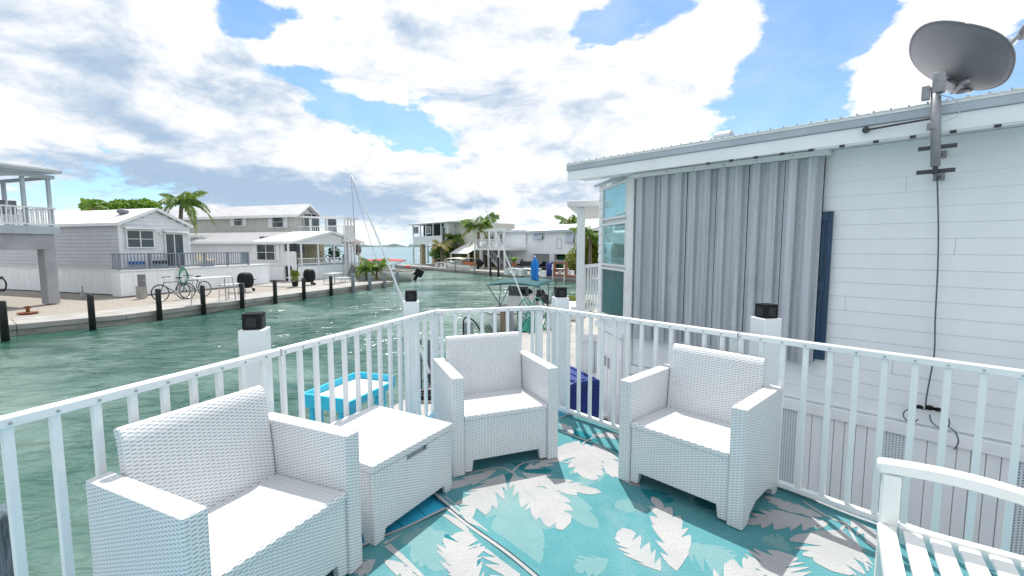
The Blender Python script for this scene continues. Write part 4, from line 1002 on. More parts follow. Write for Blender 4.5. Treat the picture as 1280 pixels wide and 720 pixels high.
for sx in (-1, 1):
    xe_ = xb0-.15 if sx < 0 else xb1+.15; ze_ = zeB-.04
    mb = MB(); mb.prism([(xe_, ze_), (xp, zpB), (xp, zpB+.07), (xe_, ze_+.07)], 'y', yg-.16, 24.2); mb.build('roof_plane', 'roof_white', hB.t)
    MB().prism([(xe_-.01*sx, ze_-.06), (xp, zpB-.06), (xp, zpB+.085), (xe_-.01*sx, ze_+.085)], 'y', yg-.20, yg-.162).build('rake_board', 'rail', hB.t)
hB.box('eave_board', 'rail', xb0-.19, xb0-.152, yg-.16, 24.2, zeB-.10, zeB+.03)
q = P_x(121, 272, xb0); MB().ell((xb0+.9, q[0]-.3, zeB+.62), (.22, .30, .14)).build('roof_vent', 'dish', hB.t, smooth=True)
a, c = P_y(158.5, 309, yg); b, d = P_y(190, 289, yg); win_y(hB, yg, a, b, c, d, 2)
MB().prism([(yg-.04, d+.20), (yg-.34, d+.10), (yg-.34, d+.07), (yg-.04, d+.16)], 'x', a-.15, b+.18).build('awning', 'rail', hB.t)
a, c = P_y(207, 318, yg); b, d = P_y(227, 293, yg); win_y(hB, yg, a, b, zs+.06, d, 2, rail=False)
MB().prism([(yg-.04, d+.20), (yg-.34, d+.10), (yg-.34, d+.07), (yg-.04, d+.16)], 'x', a-.12, b+.14).build('awning', 'rail', hB.t)
for q in (a-.22, b+.22): MB().tube([(q, yg-.03, d+.02), (q, yg-.12, d+.0)], .05, 8).build('wall_lamp', 'rail', hB.t)
# skirt of ribbed panels
xd0 = P_y(149, 340, 6.0)[0]; xd1 = P_y(336, 335, 6.0)[0]
x = xd0
while x < xd1-.02:
    w_ = min(.52, xd1-x); MB().prism([(x+.004, 6.0), (x+.004, 5.975), (x+w_*.3, 5.975), (x+w_*.36, 5.955), (x+w_*.60, 5.955), (x+w_*.66, 5.975), (x+w_-.004, 5.975), (x+w_-.004, 6.0)], 'z', .02, zs-.10).build('skirt_panel', 'pale_siding' if False else 'vinyl', hB.t); x += .52
hB.box('skirt_core', 'vinyl', xd0+.02, xd1, 6.002, yg, .0, zs-.09)
y = 6.0
while y < 23:
    MB().prism([(xb0-.0, y+.004), (xb0-.025, y+.004), (xb0-.025, y+.18), (xb0-.045, y+.22), (xb0-.045, y+.36), (xb0-.025, y+.40), (xb0-.025, y+.516), (xb0, y+.516)], 'z', .02, zs-.06).build('skirt_panel', 'vinyl', hB.t); y += .52
hB.box('skirt_rail', 'rail', xb0-.06, xb0-.002, 6.0, 23.5, zs-.055, zs-.005)
hB.box('deck_floor', 'rail', xd0, xd1, 5.93, yg-.01, zs-.085, zs-.002, bev=.01)
zr1 = P_y(230, 316.5, 6.0)[1]; xr1 = P_y(309.5, 320, 6.0)[0]
def small_rail(par, A, B, z0, z1, m, n, posts=0, bw=.03, pw_=.09):
    A, B = Vector(A), Vector(B)
    MB().bar((A.x, A.y, z1), (B.x, B.y, z1), .10, .05).build('top_rail', m, par); MB().bar((A.x, A.y, z0+.08), (B.x, B.y, z0+.08), .05, .06).build('bottom_rail', m, par)
    proto = None
    for k in range(n):
        p = A.lerp(B, (k+.5)/n)
        if proto is None: proto = MB().box(-bw/2, bw/2, -bw/2, bw/2, z0+.11, z1-.026).build('baluster', m, par, loc=(p.x, p.y, 0))
        else: rep(proto, loc=(p.x, p.y, 0))
    for k in range(posts+1 if posts else 0):
        p = A.lerp(B, k/posts); MB().box(p.x-pw_/2, p.x+pw_/2, p.y-pw_/2-.005, p.y+pw_/2-.005, z0, z1+.03).build('post', m, par)
small_rail(hB.t, (xd0, 5.98, 0), (xr1, 5.98, 0), zs, zr1, 'deck_grey', 46, 5)
small_rail(hB.t, (xr1, 5.98, 0), (xr1, yg-.1, 0), zs, zr1, 'deck_grey', 8)
small_rail(hB.t, (xd0+.03, 6.03, 0), (xd0+.03, yg-.1, 0), zs, zr1, 'deck_grey', 3)
fz = zs
for k, (u0, u1, m_, lb) in enumerate(((166, 179, 'blue_cloth', 'blue cushioned patio seat on the grey railed deck'), (196, 208, 'dark_fabric', 'dark patio chair on the grey railed deck by the sliding door'), (252, 266, 'cream_cloth', 'pale patio lounge seat near the far end of the grey railed deck'))):
    a = P_y(u0, 330, 6.30)[0]; b = P_y(u1, 330, 6.30)[0]
    t = thing('patio_chair', (LB.w(a, 6.30).x, LB.w(a, 6.30).y, GZ+fz), LB.a, lb, 'patio chair'); w_ = b-a
    MB().box(0, w_, -.2, .3, .22, .36).build('cushion', m_, t, bev=.03); MB().box(0, w_, .31, .42, .30, .72).build('backrest', m_, t, bev=.03); MB().box(.03, w_-.03, -.16, .28, 0, .215).build('base', 'grey_trim', t)
# patio table behind rail
a = P_y(222, 330, 6.5)[0]

# ---- A: raised balcony with concrete legs, cut by the left edge of the picture
hA = Home('balcony_house', 'raised grey concrete balcony with white railing and roof frame, far left', 'balcony')
xa1 = P_y(76, 380, 5.7)[0]; xa0 = P_y(57, 380, 5.7)[0]; zb_ = P_y(66, 312, 5.7)[1]; zd_ = P_y(66, 293, 5.7)[1]; zf_ = P_y(66, 283.5, 5.7)[1]
hA.box('pier', 'pier_conc', xa1-.36, xa1, 5.7, 6.15, 0, zb_+.002, bev=.015)
hA.box('beam', 'pier_conc', xa0-9, xa1-.004, 5.70, 6.15, zb_+.004, zd_, bev=.015)
hA.box('beam', 'pier_conc', xa1-.4, xa1-.006, 6.152, 11.5, zb_+.3, zd_, bev=.015)
hA.box('pier', 'pier_conc', xa1-.55, xa1, 11.0, 11.5, 0, zb_+.29, bev=.015)
hA.box('balcony_floor', 'grey_trim', xa0-9, xa1+.12, 5.55, 11.6, zd_+.002, zf_, bev=.01)
zrA = P_y(66, 260.5, 5.6)[1]; n = 40
small_rail(hA.t, (xa0-4.6, 5.62, 0), (xa1+.05, 5.62, 0), zf_, zrA, 'rail', 42, 0, .035)
small_rail(hA.t, (xa1+.05, 5.68, 0), (xa1+.05, 11.4, 0), zf_, zrA, 'rail', 36, 0, .035)
ztA = P_y(62, 224, 5.7)[1]
for u in (30, 62):
    q = P_y(u, 250, 5.72)[0]; hA.box('roof_post', 'grey_trim', q-.055, q+.055, 5.68, 5.79, zf_+.001, ztA, bev=.01)
hA.box('roof_post', 'grey_trim', xa1-.10, xa1+.01, 8.6, 8.71, zf_+.001, ztA-.02); 
for z0_, z1_2, o_ in ((ztA+.001, ztA+.13, 0), (ztA+.28, ztA+.36, .3)):
    hA.box('roof_edge', 'roof_white' if o_ else 'grey_trim', xa0-9, xa1+.10+o_*.0, 5.58-o_, 5.70, z0_, z1_2, bev=.01)
MB().prism([(5.30, ztA+.20), (5.30, ztA+.30), (11.8, ztA+.50), (11.8, ztA+.40)], 'x', xa0-9, xa1+.2).build('roof_sheet', 'grey_trim', hA.t)
hA.box('roof_end_beam', 'grey_trim', xa1+.00, xa1+.10, 5.701, 11.6, ztA+.001, ztA+.13)
for u0, u1, lb in ((1, 13, 'pale chair on the raised balcony, left of the other'), (17, 27, 'pale chair on the raised balcony, nearest its first roof post')):
    a = P_y(u0, 270, 6.9)[0]; b = P_y(u1, 270, 6.9)[0]; p = LB.w((a+b)/2, 6.9)
    t = thing('balcony_chair', (p.x, p.y, GZ+zf_), LB.a, lb, 'chair', 'chairs on the raised balcony'); w_ = (b-a)/2
    MB().box(-w_, w_, -.25, .25, .40, .45).build('seat', 'rail', t); MB().box(-w_, w_, .25, .29, .46, 1.0).build('backrest', 'dish', t)
    for sx in (-1, 1):
        for sy in (-.22, .22): MB().box(sx*w_-.02*sx-.02, sx*w_-.02*sx+.02, sy-.02, sy+.02, 0, .399).build('leg', 'rail', t)

# ---- E: low home with the gabled porch
hE = Home('porch_home', 'white low mobile home with pale shingle roof and a gabled porch, left bank')
yE = 6.9
xE0 = P_y(356, 340, yE)[0]; zEe = P_y(356, 302, yE)[1]; zEs = P_y(345, 341, 6.9)[1]
xE1 = P_y(449, 343, 6.0)[0]; xEm = (xE0+xE1)/2; zEp = P_y(418, 290.5, 6.0)[1]
hE.box('wall', 'pale_siding', xE0+.02, xE1-.3, 9.6, 26, 0, zEe)
# the porch wing front room, side wall seen from us
boards_x(hE, xE0, 9.3, 26, 1.0, zEe-.03, .2, 'pale_siding')
hE.box('side_wall', 'pale_siding', xE0+.003, xE0+.06, 6.95, 26, .02, zEe-.01)
boards_x(hE, xE0, 7.0, 9.28, 1.0, zEe-.03, .2, 'pale_siding')
hE.box('corner_board', 'rail', xE0-.04, xE0+.08, 6.9, 7.0, 0, zEe-.002)
y = 7.0
while y < 25: MB().box(xE0-.03, xE0-.001, y+.005, y+.5, .02, .93).build('skirt_panel', 'vinyl', hE.t); y += .505
hE.box('skirt_rail', 'rail', xE0-.05, xE0-.0, 7.0, 25, .935, .99)
a, c = P_x(345, 325, xE0); b, d = P_x(322, 306, xE0); y0_, y1_ = sorted((a, b)); win_x(hE, xE0, y0_, y1_, c, d, 2)
a, c = P_x(351, 325, xE0); b, d = P_x(346.5, 306, xE0)
hE.box('shutter', 'rail', xE0-.07, xE0-.03, y0_-.36, y0_-.10, c-.05, d+.05); hE.box('shutter', 'rail', xE0-.07, xE0-.03, y1_+.10, y1_+.36, c-.05, d+.05)
for k, (u, v) in enumerate(((302, 331), (323, 330))): pass
for sx in (-1, 1):
    xo = xE0-.35 if sx < 0 else xE1+.35; zo = zEe-.05
    MB().prism([(xo, zo), (xEm, zEp), (xEm, zEp+.06), (xo, zo+.06)], 'y', 9.2, 27).build('shingle_roof', 'roof_grey', hE.t)
    MB().prism([(xo, zo), (xEm, zEp), (xEm, zEp+.07), (xo, zo+.07)], 'y', 5.75, 9.198).build('porch_roof', 'roof_white', hE.t)
    MB().prism([(xo-.02*sx, zo-.08), (xEm, zEp-.08), (xEm, zEp+.085), (xo-.02*sx, zo+.085)], 'y', 5.70, 5.748).build('rake_board', 'rail', hE.t)
MB().prism([(xE0-.1, zEe), (xE1+.1, zEe), (xEm, zEp-.1)], 'y', 5.80, 5.84).build('gable_panel', 'pale_siding', hE.t)
hE.box('eave_board', 'rail', xE0-.40, xE0-.352, 5.75, 27, zEe-.14, zEe+.02)
hE.box('porch_beam', 'rail', xE0, xE1, 5.80, 5.90, zEe-.16, zEe-.002)
for u, v in ((244, 291.5), (255, 296)):
    p = P_x(u, v, xE0+.9); hE.box('roof_vent', 'rail', xE0+.75, xE0+1.05, p[0]-.2, p[0]+.2, zEe+.35, zEe+.52)
for u in (361, 377, 398, 418, 434, 449):
    q = P_y(u, 330, 5.86)[0]; hE.box('porch_post', 'rail', q-.045, q+.045, 5.81, 5.90, 0, zEe-.162, bev=.008)
hE.box('porch_floor', 'grey_trim', xE0, xE1, 5.85, 9.5, .93, 1.0); hE.box('porch_skirt', 'vinyl', xE0+.1, xE1-.8, 5.87, 5.90, .02, .925)
zEr = P_y(400, 322.5, 5.9)[1]
xq0, xq1 = P_y(378, 330, 5.86)[0], P_y(434, 330, 5.86)[0]
small_rail(hE.t, (xE0+.1, 5.86, 0), (xq1, 5.86, 0), 1.0, zEr, 'rail', 34, 0, .022)
hE.box('screen_wall', 'rail', xE0+.02, xE0+.06, 6.0, 9.2, 1.0, 1.9); hE.box('door', 'glass', xE0+.6, xE0+1.5, 9.52, 9.56, 1.0, 2.9)
win_y(hE, 9.6, xE0+1.0, xE0+2.0, 1.02, 2.9, 3, rail=False); win_y(hE, 9.6, xE0+3.0, xE0+4.6, 1.7, 2.8, 2)
hE.box('back_wall', 'yellow_col', xEm+.3, xE1-.35, 9.55, 9.598, 1.0, 2.95)
for u in (404, 412, 430): q = P_y(u, 330, 6.6)[0]; MB().tube([(q, 6.6, 1.001), (q, 6.6, 1.6)], .06, 6).build('plant_stand', 'beige', hE.t)
# stair at the far side of the porch
for k in range(5): hE.box('stair_tread', 'rail', xE1-.75+k*.22, xE1-.55+k*.22, 5.5, 6.4, .82-k*.19, .87-k*.19)
MB().bar((xE1-.75, 5.5, 1.75), (xE1+.4, 5.5, .85), .05, .05).build('stair_rail', 'rail', hE.t)

# ---- D: two-storey house behind
hD = Home('two_storey_house', 'beige two-storey house with white roof and screened upper porch, behind the others')
yD = 10.0
xD0, zDe = P_y(370, 268.5, yD); zDw = zDe
q0 = P_x(205, 262, xD0); yDf = q0[0]
xD1 = P_y(392, 268, yD)[0]; xDm = (xD0+xD1)/2; zDp = P_y(404, 252.5, yD)[1]
zDp = zDe+.8
hD.box('wall', 'beige', xD0, xD1, yD, yDf+6, 0, zDe)
MB().prism([(xD0, zDe+.002), (xD1, zDe+.002), (xDm, zDp-.05)], 'y', yD+.01, yD+.05).build('gable', 'pale_siding', hD.t)
for sx in (-1, 1):
    xo = xD0-.4 if sx < 0 else xD1+.4
    MB().prism([(xo, zDe-.08), (xDm, zDp), (xDm, zDp+.08), (xo, zDe)], 'y', yD-.5, yDf+6.5).build('roof_plane', 'roof_pale', hD.t)
    MB().prism([(xo, zDe-.16), (xDm, zDp-.08), (xDm, zDp+.09), (xo, zDe+.01)], 'y', yD-.54, yD-.502).build('rake_board', 'rail', hD.t)
hD.box('eave_board', 'rail', xD0-.44, xD0-.402, yD-.5, yDf+6.5, zDe-.20, zDe+.005)
for u0, u1, v0, v1, sh_ in ((293, 304, 269.5, 282, 1), (341, 355, 271, 284, 1), (213, 223, 270.5, 276, 0)):
    a, z1_2 = P_x(u0, v0, xD0); b, z0_ = P_x(u1, v1, xD0); y0_, y1_ = sorted((a, b)); win_x(hD, xD0, y0_, y1_, z0_, z1_2)
    if sh_: hD.box('shutter', 'rail', xD0-.07, xD0-.03, y0_-.42, y0_-.09, z0_-.05, z1_2+.05); hD.box('shutter', 'rail', xD0-.07, xD0-.03, y1_+.09, y1_+.42, z0_-.05, z1_2+.05)
for k, u in enumerate((250, 259)): p = P_x(u, 259, xD0+1.5); MB().tube([(xD0+1.6, p[0], zDe+.3), (xD0+1.6, p[0], zDe+.85)], .07, 8).build('vent_pipe', 'dish', hD.t)
# upper porch towards the canal
yP = 5.6; xP1 = P_y(443, 300, yP)[0]; xP0 = xD0+.4; zP = P_y(443, 274.5, yP)[1]; zPf = P_y(443, 299, yP)[1]
MB().prism([(yP-.3, zP), (yP-.3, zP+.10), (yD+.3, zP+.30), (yD+.3, zP+.20)], 'x', xP0-.6, xP1+.2).build('porch_roof', 'roof_white', hD.t)
hD.box('porch_floor', 'rail', xP0-.5, xP1+.1, yP-.15, yD-.01, zPf-.2, zPf)
for q in (0, .33, .66, 1): 
    xx = xP0-.4+(xP1-xP0+.4)*q; hD.box('porch_post', 'rail', xx-.05, xx+.05, yP-.05, yP+.05, zPf+.001, zP-.002); hD.box('lower_post', 'rail', xx-.06, xx+.06, yP-.04, yP+.06, 0, zPf-.201)
for q in (.35, .7): yy = yP+(yD-yP)*q; hD.box('porch_post', 'rail', xP0-.45, xP0-.36, yy-.05, yy+.05, zPf+.001, zP+.05)
small_rail(hD.t, (xP0-.4, yP, 0), (xP1, yP, 0), zPf, zPf+.95, 'rail', 30, 0, .03)
small_rail(hD.t, (xP0-.4, yP+.05, 0), (xP0-.4, yD-.1, 0), zPf, zPf+.95, 'rail', 24, 0, .03)
hD.box('lower_wall', 'yellow_col', xD0+.5, xD0+2.8, yD-.06, yD-.01, 0, zPf-.21)
win_y(hD, yD, xD0+.7, xD0+2.3, zPf+.1, zPf+2.0, 2, rail=False); win_y(hD, yD, xD0+3.0, xD0+4.3, zPf+.3, zPf+1.9, 1)

# ------------------------------------------------------------------ trees behind
def frond_mesh(L, droop, nleaf, lw, ll, m, seed, rise=.55):
    rn = random.Random(seed); mb = MB()
    pts = []
    for k in range(13):
        a = k/12; pts.append(Vector((L*a*(1-.18*a*droop), 0, L*(rise*a-droop*a*a))))
    mb.tube(pts, [.022*(1-.8*k/12)+.004 for k in range(13)], 4)
    for k in range(nleaf):
        a = .12+.88*k/nleaf; i = min(11, int(a*12)); f = a*12-i; p = pts[i].lerp(pts[i+1], f); d = (pts[i+1]-pts[i]).normalized()
        for s in (-1, 1):
            l = ll*(math.sin(math.pi*min(1, .12+a*.86))**.6)*(.8+.3*rn.random()); side = Vector((.35+.5*a, s*(1-.25*a), -.25-.45*rn.random()*droop-.2*droop)).normalized()
            e = p+side*l+Vector((0, 0, -.14*l)); w = d*lw*(.8+.4*rn.random())
            mid = p.lerp(e, .5)+Vector((0, 0, .05*l)); mb.quad(p-w*.5, mid-w, e, mid+w)
    return mb
def palm(name, base, top_z, lean, L, nf, label, m='palm_leaf', trunk_r=.14, seed=1, droop=.75, nleaf=22, lw=.05, ll=.55, group=None):
    h = top_z-base.z; t = thing(name, base, 0, label, 'palm tree', group); rn = random.Random(seed)
    top = Vector((lean[0], lean[1], h)); P = [Vector((lean[0]*a*a, lean[1]*a*a, h*a)) for a in [k/10 for k in range(11)]]
    MB().tube(P, [trunk_r*(1.25-.4*k/10) for k in range(11)], 10).build('trunk', 'trunk', t, smooth=True)
    protos = [frond_mesh(L, d_, nleaf, lw, ll, m, seed+i, r_).build('frond', m if i < 3 else 'palm_yellow', None) for i, (d_, r_) in enumerate(((droop, .75), (droop*.7, 1.0), (droop*1.3, .5), (droop*1.8, .25)))]
    used = set()
    for k in range(nf):
        i = rn.choice((0, 0, 1, 1, 2, 2, 3)) if k else 0
        if i in used: o = rep(protos[i])
        else: o = protos[i]; used.add(i)
        o.parent = t; o.location = top; o.rotation_euler = (0, rn.uniform(-.15, .1), 2*math.pi*k/nf*1.0+rn.uniform(-.25, .25)+k*.9); s_ = rn.uniform(.8, 1.1); o.scale = (s_, s_, s_)
    for i in range(4):
        if i not in used: bpy.data.objects.remove(protos[i])
    return t
def leafy(c, r, n, size, rn, mb=None):
    mb = mb or MB(); c = Vector(c)
    for _ in range(n):
        while True:
            p = Vector((rn.uniform(-1, 1), rn.uniform(-1, 1), rn.uniform(-1, 1)))
            if .25 < p.length < 1: break
        q = c+Vector((p.x*r[0], p.y*r[1], p.z*r[2])); s = size*rn.uniform(.6, 1.3)
        a = Vector((rn.gauss(0, 1), rn.gauss(0, 1), rn.gauss(0, .6))).normalized(); b = a.cross(Vector((rn.gauss(0, 1), rn.gauss(0, 1), rn.gauss(0, 1)))).normalized()
        mb.quad(q-a*s, q+b*s*.45, q+a*s, q-b*s*.45)
    return mb
def bush(name, base, clumps, n, size, m, label, cat='bush', seed=1, stems=4, stem_m='trunk', group=None):
    t = thing(name, base, 0, label, cat, group); rn = random.Random(seed); mb = MB()
    tot = sum(c[3]*c[4]*c[5] for c in clumps)
    for x, y, z, a, b, c in clumps: leafy((x, y, z), (a, b, c), int(n*a*b*c/tot)+8, size, rn, mb)
    o = mb.build('crown', m, t, fix=False); o['kind'] = 'stuff'
    for k in range(stems):
        c = clumps[k % len(clumps)]; MB().tube([(c[0]*.3, c[1]*.3, 0), (c[0]*.6, c[1]*.6, c[2]*.5), (c[0], c[1], c[2]+c[5]*.3)], [.06, .045, .02], 6).build('trunk', stem_m, t)
    return t
# coconut palm behind the grey home, and the hedge along its roof
pp = at_y(220, 250, 34); b = Vector((pp.x, 34, GZ))
palm('coconut_palm', b, at_y(218, 254, 34).z, (.4, 0), 2.15, 20, 'coconut palm with yellowing fronds rising behind the grey mobile home roof', seed=5, nleaf=26, ll=.60, lw=.07, droop=1.0)
rn = random.Random(8)
cl = []
A_ = at_y(122, 258, 30); B_ = at_y(192, 260, 30)
for k in range(13):
    a = k/12; cl.append(((B_.x-A_.x)*a, rn.uniform(-.5, .5), at_y(150, 259, 30).z-GZ-.1+rn.uniform(-.12, .18), .6, .8, .45))
bush('hedge', Vector((A_.x, 30, GZ)), cl, 5200, .15, 'hedge_leaf', 'row of bright green hedge showing above the white roof', 'hedge', 4, 6)
bx = at_y(117, 253, 28); palm('young_palm', Vector((bx.x, 28, GZ)), at_y(117, 260, 28).z, (0, 0), .9, 9, 'small palm top at the left end of the hedge behind the white roof', seed=9, nleaf=14, ll=.3, trunk_r=.06)

# ------------------------------------------------------------------ along the left seawall
g = 'black and grey pilings along the left seawall'
pl = [(5.5, 376, 'black'), (113.5, 368, 'black'), (198.5, 361, 'black'), (254, 357, 'black'), (303, 354, 'black'), (344.5, 350, 'black'), (380.5, 347.5, 'black'), (414.5, 345, 'black'), (442, 342, 'grey'), (463, 341, 'grey'), (481.5, 340, 'grey'), (497.5, 339, 'grey')]
names = ['leftmost black piling on the left seawall, cut by the picture edge', 'tall black piling in front of the concrete balcony leg and skirt', 'black piling just left of the bicycles', 'black piling between the bicycles and the folding table', 'black piling in front of the first covered grill',
         'black piling in front of the white home wall, past the first grill', 'black piling beside the second covered grill', 'black piling in front of the small white table', 'grey piling by the deck chair, first of the grey ones', 'grey piling in front of the small palms', 'grey piling just right of the small palms', 'grey piling last of the row, by the red canopy boat']
for (u, v, c), lb in zip(pl, names):
    if u < 20: p = on_z(u, 407+4, DOCK); w = Vector((p.x, p.y, 0))
    else: q = LB.py(u, 380, -.15)[0]; w = LB.w(q, -.15)
    h_ = at_y(u, v, w.y).z
    r_ = .085 if c == 'black' else .10
    tag(MB().tube([(0, 0, -1.2-h_), (0, 0, -.03), (0, 0, 0)], [r_, r_*.97, r_*.8], 14).build('piling', 'piling_'+c, loc=(w.x, w.y, h_), smooth=True), lb, 'piling', g)
def on_bank(u, v, y=None):                      # a spot of the dock surface seen at a pixel
    p = on_z(u, v, DOCK+.002); return p
# bicycles
def bike(p, ang, label, col, lean=.12):
    t = thing('bicycle', p, ang, label, 'bicycle', 'bicycles against the white skirt'); t.rotation_euler.x = lean
    for x in (-.52, .52):
        mb = MB(); mb.tube([(x+.33*math.cos(2*math.pi*k/24), 0, .33+.33*math.sin(2*math.pi*k/24)) for k in range(25)], .019, 6, cap=False); w = mb.build('wheel', 'tyre', t, smooth=True)
        MB().tube([(x+.30*math.cos(2*math.pi*k/24), 0, .33+.30*math.sin(2*math.pi*k/24)) for k in range(25)], .008, 4, cap=False).build('rim', 'steel', w)
        s = MB()
        for k in range(12): a = 2*math.pi*k/12; s.bar((x, 0, .33), (x+.30*math.cos(a), 0, .33+.30*math.sin(a)), .004)
        s.build('spokes', 'steel', w)
    f = MB()
    bb, hd1, hd2, st = (-.08, 0, .29), (.36, 0, .62), (.33, 0, .74), (-.22, 0, .74)
    for a, b in ((bb, hd1), (hd2, st), (bb, st), (bb, (-.52, 0, .33)), (st, (-.52, 0, .33)), (hd2, (.52, 0, .33))): f.tube([a, b], .017, 6)
    f.build('frame', col, t)
    MB().tube([st, (-.25, 0, .88)], .012, 6).build('seat_post', 'steel', t); MB().ell((-.26, 0, .90), (.14, .07, .035)).build('saddle', 'black', t, smooth=True)
    MB().tube([(.33, 0, .74), (.30, 0, .95)], .013, 6).build('stem', 'steel', t); MB().tube([(.22, -.27, .96), (.33, -.12, .96), (.33, .12, .96), (.22, .27, .96)], .013, 6).build('handlebar', 'black', t)
    MB().tube([(-.08, -.05, .29), (-.08, .05, .29)], .09, 14).build('chainring', 'steel', t)
    MB().bar((-.08, .06, .29), (.05, .07, .18), .02).build('crank', 'steel', t)
    return t
p = on_bank(219, 374.5); bike(p, LB.a+math.pi-.08, 'pale bicycle leaning on the white skirt under the hose, front wheel left', 'dark_metal')
p = on_bank(233, 372.5); bike(p+Vector((.12, .35, 0)), LB.a+math.pi+.1, 'dark bicycle parked behind the pale one, nearer the wall', 'navy', .05)
# hose hung on the skirt
w = LB.w(*[P_y(228, 345, 5.9)[0], 5.88]); t = thing('garden_hose', (w.x, w.y, P_y(228, 352, 5.9)[1]+GZ), LB.a, 'green garden hose coiled on the white skirt above the bicycles', 'hose')
hz_ = P_y(228, 336, 5.9)[1]-P_y(228, 352, 5.9)[1]
for k in range(5):
    MB().tube([((.20+.012*k)*math.sin(a)*(1 if k % 2 else .85), -.03-.014*k, hz_*.5+hz_*.62*math.cos(a)-.03*k) for a in [2*math.pi*j/20 for j in range(21)]], .013, 5, cap=False).build('loop', 'hose', t, smooth=True)
MB().box(-.12, .12, -.02, .02, hz_*1.1, hz_*1.25).build('hanger', 'dish_bracket', t)
# pedestals, meters
def pedestal(u, v, h, w, label, m='concrete', head=None):
    p = on_bank(u, v); t = thing('utility_pedestal', p, LB.a, label, 'pedestal', 'utility pedestals along the skirt')
    MB().box(-w/2, w/2, -w/2, w/2, 0, h).build('post', m, t, bev=.01)
    if head: MB().box(-w*.35, w*.35, -w*.6, w*.2, h+.002, h+head).build('meter_box', 'dish', t, bev=.01); MB().tube([(0, -w*.6, h+head*.5), (0, -w*.75, h+head*.5)], w*.25, 10).build('dial', 'dish_bracket', t)
    else: MB().tube([(0, 0, h), (0, 0, h+.25)], .03, 6).build('pipe', 'dish_bracket', t)
    return t
pedestal(177.5, 372.5, .52, .28, 'concrete pedestal with a grey meter box by the white skirt, left of the bicycles', head=.5)
pedestal(104, 373.5, .30, .14, 'short grey metal pedestal beside the concrete balcony leg', 'dish_bracket')
p = on_bank(35, 391.5); t = thing('iron_bollard', p, 0, 'rusty iron post on a round plate on the gravel, far left', 'bollard')
MB().tube([(0, 0, 0), (0, 0, .035)], .26, 16).build('plate', 'rust', t); MB().tube([(0, 0, .036), (0, 0, .24)], .05, 10).build('post', 'rust', t); MB().tube([(-.1, 0, .2), (.1, 0, .2)], .03, 8).build('cross_pin', 'rust', t)
p = at_y(12.5, 355, 18.2); t = thing('life_ring_hanger', (p.x, 17.9, p.z), .3, 'dark hose loop hanging on the white skirt under the balcony', 'hose')
MB().tube([(.14*math.sin(a), 0, .25*math.cos(a)) for a in [2*math.pi*j/18 for j in range(19)]], .03, 6, cap=False).build('loop', 'black', t, smooth=True); MB().box(-.05, .05, .0, .06, .24, .33).build('hook', 'dish_bracket', t)
# folding table frames by the seawall
def frame_table(p, w, d, h, ang, label, top=True, m='steel', name='folding_table'):
    t = thing(name, p, ang, label, 'table' if top else 'stool')
    for sx in (-1, 1):
        for sy in (-1, 1): MB().tube([(sx*w/2, sy*d/2, 0), (sx*w/2*.9, sy*d/2*.8, h)], .018, 6).build('leg', m, t)
        MB().tube([(sx*w/2*.95, -d/2*.9, h*.35), (sx*w/2*.95, d/2*.9, h*.35)], .012, 6).build('stretcher', m, t)
    if top: MB().box(-w/2, w/2, -d/2, d/2, h, h+.035).build('tabletop', 'rail', t, bev=.006)
    else: MB().tube([(-w/2*.9, -d/2*.8, h), (w/2*.9, -d/2*.8, h), (w/2*.9, d/2*.8, h), (-w/2*.9, d/2*.8, h), (-w/2*.9, -d/2*.8, h)], .018, 6).build('top_frame', m, t)
    return t
frame_table(on_bank(268, 378.5), 1.45, .55, .98, LB.a, 'tall white folding table with thin metal legs by the seawall')
frame_table(on_bank(284.5, 374.5), .45, .4, .62, LB.a, 'bare grey metal stool frame right of the tall folding table, nearer one', False, name='stool_frame')
frame_table(on_bank(296, 372), .5, .4, .60, LB.a, 'bare grey metal stool frame just left of the first covered grill', False, name='stool_frame')
frame_table(on_bank(417, 355), .95, .6, .62, LB.a, 'small white table on the patio before the gabled porch')
def grill(p, s, ang, label):
    t = thing('covered_grill', p, ang, label, 'grill', 'black covered kettle grills on the patio')
    MB().grid(lambda a, b: (s*(.05+.30*math.sin(math.pi*a)**.6*(1+.12*math.sin(5*2*math.pi*b)))*math.cos(2*math.pi*b), s*(.05+.26*math.sin(math.pi*a)**.6*(1+.12*math.sin(7*2*math.pi*b+1)))*math.sin(2*math.pi*b), s*(.55+.38*math.cos(math.pi*a))), 14, 28).build('cover', 'black', t, smooth=True)
    for sx, sy in ((-.2, -.15), (.2, -.15), (0, .2)): MB().tube([(sx*s*1.3, sy*s*1.3, 0), (sx*s*.7, sy*s*.7, s*.4)], .02*s, 6).build('leg', 'dark_metal', t)
    for sx in (-.2, .2): MB().tube([(sx*s*1.3-.02, -.2*s, .08*s), (sx*s*1.3+.02, -.2*s, .08*s)], .08*s, 12).build('wheel', 'tyre', t)
    MB().box(.28*s, .5*s, -.15*s, .15*s, .55*s, .58*s).build('side_shelf', 'dark_metal', t)
grill(on_bank(307.5, 364.5), 1.02, LB.a, 'black covered grill by the corner of the white skirt, nearer of the two')
grill(on_bank(387, 356.5), 1.0, LB.a+1, 'black covered grill in front of the gabled porch, farther of the two')
